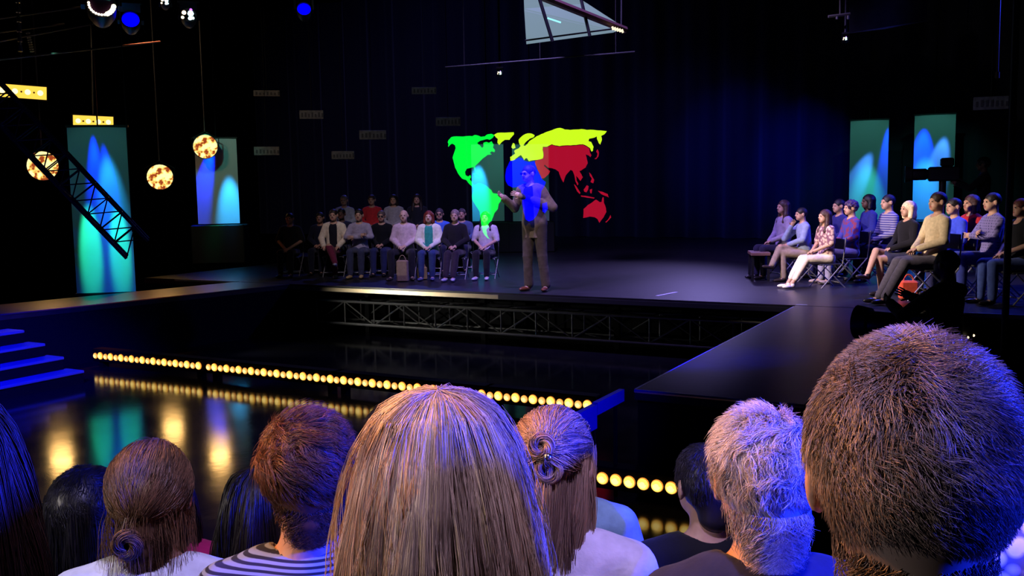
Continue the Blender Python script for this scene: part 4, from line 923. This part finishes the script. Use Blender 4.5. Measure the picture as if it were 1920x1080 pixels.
SP('dark man between the rows','dark skinned man in dark clothes just below the grey haired man in white',640,402,17.9,FA,tone='dark',hcol=(12,10,12),top=(40,42,70),bottom=(30,30,40))
SP('person in red at the back','person in a bright red shirt in the raised back row',697,380,18.6,FA,hcol=(60,35,30),top=(205,50,60),bottom=(40,30,50),**RB)
SP('person in grey-white at the back','dark haired person in a grey-white blouse in the raised back row',738,383,18.5,FA,hair='bob',hcol=(30,22,22),top=(170,165,180),bottom=(40,30,50),**RB)
SP('long haired woman at the back','long haired woman in dark clothes, rightmost in the raised back row',782,379,18.4,FA,hair='long',hcol=(40,28,26),top=(28,30,42),bottom=(30,30,40),**RB)
SP('man in bright blue','man with glasses in a bright blue shirt behind the cream cardigan',824,402,17.6,FA,hcol=(70,60,70),top=(70,110,225),bottom=(30,30,60),glasses=True)
SP('man half hidden behind the black shirt','man in a slate blue shirt half hidden behind the woman in black',866,402,17.7,FA,hcol=(70,60,66),top=(80,95,140),bottom=(30,30,60))
# raised platform for the back row
bp=at(713,430,d=18.55); rz=math.radians(FA-180)
o=MB().box((-1.7,-.62,0),(1.7,.6,.30),.01).build('seating_platform',skirt); o.location=(bp[0]-.0,bp[1],ZD); o.rotation_euler=(0,0,math.radians(28)); tag(o,'low black platform under the back row of the left audience','platform')
# bags on the floor
def bag(px,py,d,w,h,dp,col,label):
    q=at(px,py,d=d); r=empty('bag',(q[0],q[1],ZD),math.radians(25),label,'bag')
    m=MB(); m.box((-w/2,-dp/2,0),(w/2,dp/2,h),.02); m.build('bag_body',fab('bag_%d_%d_%d'%col,col,bump=.3),r)
    m=MB(); m.smooth=True; m.tube([(w*.3*math.cos(t),0,h-.02+.10*math.sin(t)) for t in np.linspace(0,math.pi,9)],.008,6); m.build('handle',fab('bag_%d_%d_%d'%col,col),r)
bag(755,515,15.9,.19,.36,.12,(150,125,105),'upright tan bag on the floor between the feet of the balding man')
bag(792,512,16.2,.16,.22,.1,(170,150,90),'small mustard bag on the floor left of the woman in the cream cardigan')
bag(1703,545,12.4,.22,.24,.14,(215,80,55),'orange-red bag on the floor under the row of people at right')
bag(1660,1,1,1,1,1,(1,1,1),'x') if False else None
# right group: turned towards the presenter
FR=131
SP('girl at the left end','long haired girl in a lilac top at the left end of the right group',1468,413,15.4,FR,hair='long',hcol=(60,38,34),tone='light',top=(150,135,165),bottom=(40,36,60),pose='lap',s=.93)
SP('man with hand on chin','man in a pale blue-grey shirt and khaki trousers, hand on chin and legs crossed',1502,402,14.9,FR-8,hcol=(30,22,22),top=(140,150,185),bottom=(160,140,120),legs='cross',pose='chin',shoe=(60,50,48),lean=.08)
SP('woman in white trousers','long haired woman in a flowered cream blouse and white trousers with feet stretched out',1546,407,13.9,FR-2,hair='long',hcol=(60,34,30),tone='light',top=(215,180,165),toppat=('floral',(120,80,95),22),sleeve=.8,bottom=(232,215,200),legs='out',bottom_len=.8,shoe=(240,235,240),lean=.05)
SP('man in dark blue behind','dark haired man in dark blue behind the woman in the flowered blouse',1572,408,15.4,FR,hcol=(30,24,34),top=(40,40,110),bottom=(120,120,150),s=.93)
SP('woman in the flowery top','curly haired woman in a mixed maroon and purple flowered top',1594,412,14.5,FR-5,hair='curly',hcol=(60,40,80),top=(120,50,80),toppat=('floral',(60,60,150),16),bottom=(150,145,165),s=.92,shoe=(170,150,140))
SP('dark haired woman before the banner','dark haired woman in blue seated with her head against the foot of a banner',1627,402,15.6,FR-10,hair='bob',hcol=(14,10,14),tone='dark',top=(45,50,130),bottom=(30,30,60),s=.98)
SP('person in stripes','dark haired person in a striped grey and blue top',1664,402,14.6,FR-5,hcol=(26,20,34),top=(60,60,130),toppat=('stripes',(150,145,165),9),bottom=(30,30,70),s=.98)
SP('blonde woman in black','blonde woman in a black top and skirt with bare crossed legs',1702,413,12.9,FR-4,hair='bob',hcol=(240,205,170),tone='light',top=(18,16,24),bottom=(45,45,75),bare=True,legs='cross',shoe=(40,36,50),s=.93,lean=-.06)
SP('man in the beige shirt','tall dark haired man in a beige shirt and grey trousers in the right group',1757,399,11.9,FR-4,hcol=(40,24,22),tone='light',top=(205,185,150),bottom=(85,80,95),legs='out',pose='lap',lean=-.06,s=1.02)
SP('man in bright blue at right','man in a bright royal blue shirt just behind the beige shirt',1787,408,12.9,FR,hcol=(30,22,22),top=(60,80,220),bottom=(40,40,80),s=.95)
SP('woman in red','woman in a red blouse, just left of the man with folded arms',1820,403,13.1,FR-3,hair='bob',hcol=(60,36,34),tone='tan',top=(170,30,40),bottom=(35,40,90),s=.98)
SP('man with folded arms','man in a checked violet shirt sitting with folded arms',1859,400,12.4,FR-12,hcol=(28,20,20),tone='light',top=(120,110,165),toppat=('plaid',(80,75,120),9),pose='crossed',bottom=(40,50,120),s=1.0)
SP('woman at the right edge','smiling woman in a black vest and jeans at the right edge behind the pole',1912,408,11.7,FR-6,hair='tied',hcol=(90,45,40),tone='light',top=(20,22,24),sleeve=.15,bottom=(70,90,160),neckline=.05,s=.95)
# small bench end at left of the right group
q=at(1422,525,z=ZD); r=empty('bench',(q[0],q[1],ZD),math.radians(20),'small brown topped bench at the left end of the right group','bench')
MB().box((-.14,-.25,.40),(.16,.35,.45),.008).build('seat',mat('bench_wood',(.20,.10,.08),rough=.5),r)
for a_,b_2 in ((-.11,-.2),(.13,-.2),(-.11,.3),(.13,.3)): MB().box((a_-.02,b_2-.02,0),(a_+.02,b_2+.02,.4)).build('leg',dark,r)
# cameras and crew
q=at(1765,420,d=20); c1=studio_camera((q[0],q[1],ZD),math.radians(100),'black studio camera silhouetted before the banner at right',1.0,h=1.52)
r,k=person('camera operator in black silhouetted behind the studio camera at right',(q[0]+.75,q[1]+.10,ZD),math.radians(95),s=1.12,stand=True,pose='camera',hair='curly',hcol=(12,10,10),top=(10,10,12),bottom=(10,10,12),tone='dark')
q=at(1775,520,d=7.9); r,k=person('crew member in black working a camera just beyond the front seats at right',(q[0],q[1],0),math.radians(60),s=.98,stand=True,pose='camera',hair='short',hcol=(10,9,9),top=(8,8,10),bottom=(8,8,10),tone='dark')
q=at(1748,600,d=8.2); c2=studio_camera((q[0],q[1],0),math.radians(75),'black studio camera on a wheeled pedestal beside the right catwalk',.9,h=.92)
for dx,dy,cc in ((-.12,.3,(1,.8,.5)),(.02,.3,(1,.9,.6))):
    m=MB(); m.smooth=True; V,F=sph((dx,-.33,1.02),.012,8,4,1); m.add(V,F); m.build('tally_light',glow('tally',(1,.8,.5),1.6),c2)
# ------------------------------------------------------------------ the front seats, seen from behind
TA,TB,TC=.80,.56,.33
def front(short,label,px,pytop,d,row,face=28.5,yaw=0,tilt=0,nod=0,s=None,**kw):
    base={'A':TA,'B':TB,'C':TC,'D':.22}[row]; top=at(px,pytop,d=d)[2]
    if s is None: s=(top-base)/1.345
    hp=at(px,pytop,d=d); rz=math.radians(face)
    loc=(hp[0]-(-math.sin(rz)*.015*s),hp[1]-math.cos(rz)*.015*s,base)
    return person(label,loc,rz,s=s,yaw=math.radians(yaw),tilt=math.radians(tilt),nod=math.radians(nod),h=kw.pop('h',.008),base_hair=False,**kw)
# F11 big man at right
HMAN=dict(bottom=(30,30,40))
r,k=front('','big man with short brown hair and a white collar, nearest at the lower right',1716,662,.88,'A',face=12,yaw=-2,collar=(215,218,222),hair=None,top=(200,200,205),jacket=(14,14,18),fine=True,h=.006,tone='light',fat=1.1,s=None,**HMAN)
put_hair(r,k,[hair_short(16000,.034,.012,(.12,-.35,.85),3,nape=-.9,swirl=.5,K=6,clump=.45,thick=.0005,quiff=.014,grow=1.07),hair_short(7000,.030,.013,(-.35,.3,.85),4,nape=-.9,swirl=.5,K=6,clump=.5,thick=.0005,quiff=.012,grow=1.07),hair_neck(7000,-.040,-.125,.016,5)],(44,36,36),(164,144,136),[cap_short(.010,-.11)])
# F6 blonde
prof=[(0,.004,.004,.131,-.01),(.06,.038,.045,.128,-.01),(.14,.072,.082,.108,-.012),(.24,.094,.108,.068,-.015),(.36,.108,.12,.02,-.018),(.5,.120,.124,-.04,-.02),(.64,.128,.122,-.10,-.022),(.78,.132,.115,-.155,-.022),(.9,.122,.10,-.20,-.02),(1,.10,.078,-.235,-.02)]
r,k=front('','woman with full shoulder length blonde hair, large in the centre foreground',822,748,1.10,'A',face=30,yaw=0,top=(30,30,60),tone='light',**HMAN)
put_hair(r,k,[hair_env(13000,prof,5,K=20,thick=.00045,depth=.012,wav=.004),hair_env(500,[(a,b*1.03,c*1.03,z,y) for a,b,c,z,y in prof],8,K=16,thick=.0004,depth=.004,wav=.010)],(96,68,48),(230,202,160),[env_cap(prof,.75)])
# F1 dark at left edge
prof1=[(a,b*.95,c*.95,z,y) for a,b,c,z,y in prof]
r,k=front('','dark haired person close at the left edge of the frame, almost in shadow',-112,752,1.2,'A',face=30,top=(20,10,14),tone='tan',**HMAN)
put_hair(r,k,[hair_env(2500,prof1,15,K=12,thick=.0008)],(9,4,4),(36,14,12),[env_cap(prof1,.75)])
# F10 grey short hair
r,k=front('','person with short tousled silver hair, left of the big brown haired man',1428,782,1.75,'B',face=26,yaw=4,top=(30,34,66),collar=(40,44,84),tone='light',fine=True,fat=.95,**HMAN)
put_hair(r,k,[hair_short(7000,.060,.018,(.0,-.45,.85),21,nape=-.85,swirl=.6,K=9,clump=.8,thick=.0006,wave=.45,quiff=.02),hair_short(5000,.050,.022,(.3,.5,.8),22,nape=-.2,swirl=-.5,K=9,clump=.9,thick=.0006,wave=.5,quiff=.02),hair_neck(6500,-.03,-.11,.03,23,thick=.0007,rx=.070,ry=.082)],(120,108,110),(238,228,224),[cap_short(.010,-.10)])
# F5 short brown hair man
r,k=front('','man with tousled brown hair in a navy striped shirt, left of the blonde woman',573,782,1.86,'B',face=33,yaw=8,top=(20,26,48),toppat=('stripes',(120,132,156),34),tone='light',fine=True,**HMAN)
put_hair(r,k,[hair_short(7000,.055,.018,(.15,-.3,.8),31,nape=-.8,swirl=.9,K=9,clump=.9,thick=.0007,wave=.3,quiff=.01),hair_short(4500,.055,.022,(-.5,.4,.7),32,nape=-.1,swirl=.9,K=9,clump=.9,thick=.0007,wave=.3,quiff=.01),hair_neck(3000,-.03,-.10,.02,33,thick=.0007)],(40,24,20),(150,95,62),[cap_short(.010,-.06)])
# F3 woman with low bun
r,k=front('','woman with brown hair in a low bun and a white blouse, lower left',276,834,2.0,'B',face=34,yaw=10,tilt=4,top=(215,220,230),tone='light',**HMAN)
bun=(-.035,-.115,-.075)
put_hair(r,k,[hair_gather(6500,(-.25,-.75,-.5),41,nape=-.7,bulge=.012,K=12,thick=.0007),hair_neck(2500,-.03,-.12,.05,47,thick=.0008),hair_ring(900,bun,.020,.016,43,axis=(-.2,-1,-.1),thick=.0007),
  hair_env(220,[(0,.09,.10,.02,-.02),(.5,.10,.11,-.06,-.02),(1,.105,.115,-.19,-.02)],44,K=12,thick=.0006,t0=(0,.3))],(42,26,18),(150,112,80),[cap_short(.010,-.09)])
# F2 dark behind
r,k=front('','black haired person in the row ahead, left of the woman with the low bun',160,880,2.35,'C',face=32,top=(14,14,22),tone='tan',**HMAN)
put_hair(r,k,[hair_short(5000,.06,.014,(0,-.4,.85),51,nape=-.9,K=7,thick=.001),hair_short(3000,.05,.014,(.4,.4,.8),52,nape=-.9,K=7,thick=.001),hair_env(1500,[(a,b*.9,c*.9,z+.02,y) for a,b,c,z,y in prof],53,K=10,thick=.001,t0=(.3,.5))],(5,5,8),(26,24,34),[cap_short(.010,-.09)])
# magenta neighbour
r,k=front('','person in a magenta top, just beyond the bun-haired woman',283,840,2.6,'C',face=32,top=(170,30,90),tone='light',**HMAN)
put_hair(r,k,[hair_env(1800,prof1,55,K=10,thick=.001)],(14,8,8),(50,26,20),[env_cap(prof1,.75)])
# F4 long dark hair, blue sleeve
r,k=front('','person with long black hair and a blue sleeve, between the bun and the striped shirt',487,882,2.35,'C',face=32,top=(60,85,190),tone='tan',**HMAN)
put_hair(r,k,[hair_env(3500,prof1,61,K=12,thick=.0009)],(7,4,4),(26,13,11),[env_cap(prof1,.75)])
# F7 half updo
prof7=[(0,.004,.004,.122,-.01),(.08,.04,.05,.120,-.012),(.18,.075,.088,.098,-.014),(.3,.090,.105,.05,-.016),(.45,.094,.11,-.01,-.022),(.6,.095,.108,-.08,-.026),(.75,.092,.10,-.15,-.03),(.9,.085,.092,-.22,-.034),(1,.075,.08,-.27,-.034)]
r,k=front('','woman with half pinned up hair and a white sleeveless top, right of the blonde',1036,775,2.0,'B',face=24,yaw=-12,tilt=3,top=(215,205,230),sleeve=0,tone='pale',**HMAN)
put_hair(r,k,[hair_gather(3800,(.0,-.85,.42),71,nape=-.1,bulge=.014,K=12,thick=.0008),hair_env(4200,prof7,72,K=14,thick=.0008,t0=(.25,.5)),
  hair_ring(700,(.0,-.115,.075),.018,.013,73,axis=(0,-1,.4),thick=.0008),hair_ring(500,(.02,-.12,.03),.022,.010,74,axis=(.2,-1,.2),thick=.0008)],(72,48,40),(205,168,140),[env_cap(prof7,.8),cap_short(.008,-.05)])
m=MB(); m.smooth=True; V,F=sph((0,0,0),.010,8,4,1); m.add([tuple(k.H((.02,-.135,.06))+np.array(v)) for v in V],F); m.build('hair_clip',mat('clip_metal',(.6,.6,.65),rough=.2,metal=1),r)
# F8 denim shirt, head hidden
r,k=front('','person in a light blue denim shirt, head hidden beyond the half pinned hair',1055,775,3.0,'D',face=24,top=(150,185,210),tone='light',h=.009,**HMAN)
put_hair(r,k,[hair_short(2500,.04,.012,(0,-.4,.85),81,nape=-.7,K=6,thick=.001)],(50,32,26),(120,80,60),[cap_short(.006,-.06)])
# F9 black hair in front of silver hair
r,k=front('','person with short black hair in a black top, just beyond the silver haired person',1325,835,2.62,'C',face=26,yaw=14,top=(16,14,22),tone='light',**HMAN)
put_hair(r,k,[hair_short(4000,.045,.014,(.1,-.3,.85),91,nape=-.75,K=7,thick=.001,wave=.2)],(12,10,14),(60,52,66),[cap_short(.008,-.07)])
# F12 person at right edge in white
r,k=front('','person in a white patterned shirt at the lower right edge beyond the big man',2000,735,2.0,'B',face=26,top=(220,220,225),toppat=('floral',(90,95,110),30),tone='light',**HMAN)
put_hair(r,k,[hair_short(2500,.04,.012,(0,-.4,.85),95,nape=-.7,K=6,thick=.001)],(20,14,14),(70,50,44),[cap_short(.006,-.06)])
# dark head beyond the blonde
r,k=front('','dark haired person whose crown shows just above the left of the blonde hair',745,752,2.6,'C',face=30,top=(20,20,30),tone='light',s=1.2 if False else None,h=.010,**HMAN)
put_hair(r,k,[hair_short(2500,.05,.014,(0,-.4,.85),97,nape=-.7,K=6,thick=.001)],(22,13,10),(80,50,36),[cap_short(.006,-.06)])
# seating rows
rowm=mat('seating_row_black',(.010,.010,.012),rough=.8)
for nm,f0,f1,tr,lab in (('A',.82,1.22,TA,'stepped black seating row, the highest, under the nearest people'),('B',1.55,2.05,TB,'stepped black seating row in the middle, under the silver haired person'),('C',2.25,2.62,TC,'stepped black seating row, the lowest, nearest the pit')):
    pass
# ------------------------------------------------------------------ seating rows (steps the front audience sits on)
def rowbox(nm,f0,f1,z0,z1,w=3.6):
    m=MB(); m.box((-w,f0,z0),(w,f1,z1),.01); return m
for (f0,f1,tr,lab) in ((.70,1.24,TA,'highest black seating step, under the nearest people'),(1.50,2.00,TB,'middle black seating step, under the silver haired person'),(2.22,2.68,TC,'third black seating step, under the short black haired person'),(2.88,3.34,.22,'lowest black seating step, nearest the pit')):
    root=empty('seating_step',(0,0,0),YAW,lab,'seating')
    rowbox('',f0-.1,f1-.1,0,tr+.385).build('bench',rowm,root); rowbox('',f1-.1,f1+.26,0,tr-.012).build('foot_board',rowm,root)
# ------------------------------------------------------------------ light
WARM=(1,.78,.55)
hc=rel(0,1.3,1.9)
# audience in front
spot('stage_sheen_fill',np.array([-7.5,25.5,8.2]),np.array([-6.5,14,.8]),(.42,.34,1),2600,32,1,.4)  # added unseen lamp, gives the deck a violet sheen
spot('audience_key_left',rel(-4.4,.5,3.2),rel(-.1,1.2,1.95),(1,.88,.84),360,60,.8,.12)
spot('audience_blue_right',rel(2.7,.5,2.9),rel(.5,1.5,1.9),(.005,.02,1),3200,80,.8,.12)
spot('audience_amber_back',rel(-2.6,2.5,4.4),rel(.1,1.2,2.1),(1,.36,.08),1300,40,.8,.12)
spot('audience_violet_top',rel(.4,.3,5.6),rel(.3,1.5,2.0),(.52,.44,1),820,60,.9,.15)
# stage
pp=at(1006,450,d=13.9); kp_head=at(988,345,d=13.9)
spot('presenter_key',pp+np.array([1.5,-5.5,5.0]),pp+np.array([0,0,.2]),(1,.88,.80),700,14,.7,.1)
spot('presenter_face_fill',pp+np.array([.2,-5.5,3.0]),kp_head,(1,.85,.82),260,4.5,.6,.1)  # added narrow spot that brightens only his head
spot('stage_violet',np.array([-6,10.5,8.4]),np.array([-5.5,15.5,.8]),(.40,.28,1),4500,70,.8,.3)
spot('stage_blue_right',np.array([-1.0,17.5,8.2]),np.array([-1.8,13.6,.8]),(.08,.10,1),1800,34,.8,.3)
spot('left_group_key',np.array([-7.0,8.5,7.5]),at(720,440,d=17),(.95,.80,.95),700,24,.9,.2)
spot('left_group_blue',np.array([-13.5,20,7.5]),at(740,440,d=17.4),(.1,.12,1),500,50,.9,.2)
spot('right_group_key',np.array([-6.5,8.8,4.6]),at(1640,450,d=13.4),(1,.80,.66),4200,34,.9,.15)
spot('right_group_blue',np.array([2.6,17.5,6.0]),at(1690,450,d=13.6),(.02,.04,1),2500,60,.9,.15)
spot('catwalk_amber_fill',np.array([-13.5,12.5,7.5]),np.array([-12.0,9.4,.8]),(1,.25,.10),3000,22,.8,.2)  # added spot, stands in for the warm lamps' reflection on the left deck
spot('stairs_blue',np.array([-7.5,3.0,4.5]),np.array([-10.8,6.9,.3]),(.0,.0,1),7000,30,.8,.1)
spot('panel_blue',np.array([-1.2,5.3,1.5]),np.array([-2.63,6.1,.72]),(.0,.0,1),120,40,.9,.05)
spot('edge_blue',np.array([-4.2,6.2,3.0]),np.array([-2.55,8.0,.8]),(.0,.0,1),2500,24,.9,.05)
spot('truss_glint',np.array([-10.5,9.3,.45]),np.array([-8.2,12.3,.5]),(1,.95,.85),160,60,.9,.05)
spot('floor_blue',np.array([-6.5,4.0,7.5]),np.array([-6.2,4.6,0]),(.05,.02,1),1500,60,.9,.4)
spot('pole_amber',np.array([-13.5,9,6.5]),at(200,60,d=17),(1,.75,.45),120,60,.9,.2)
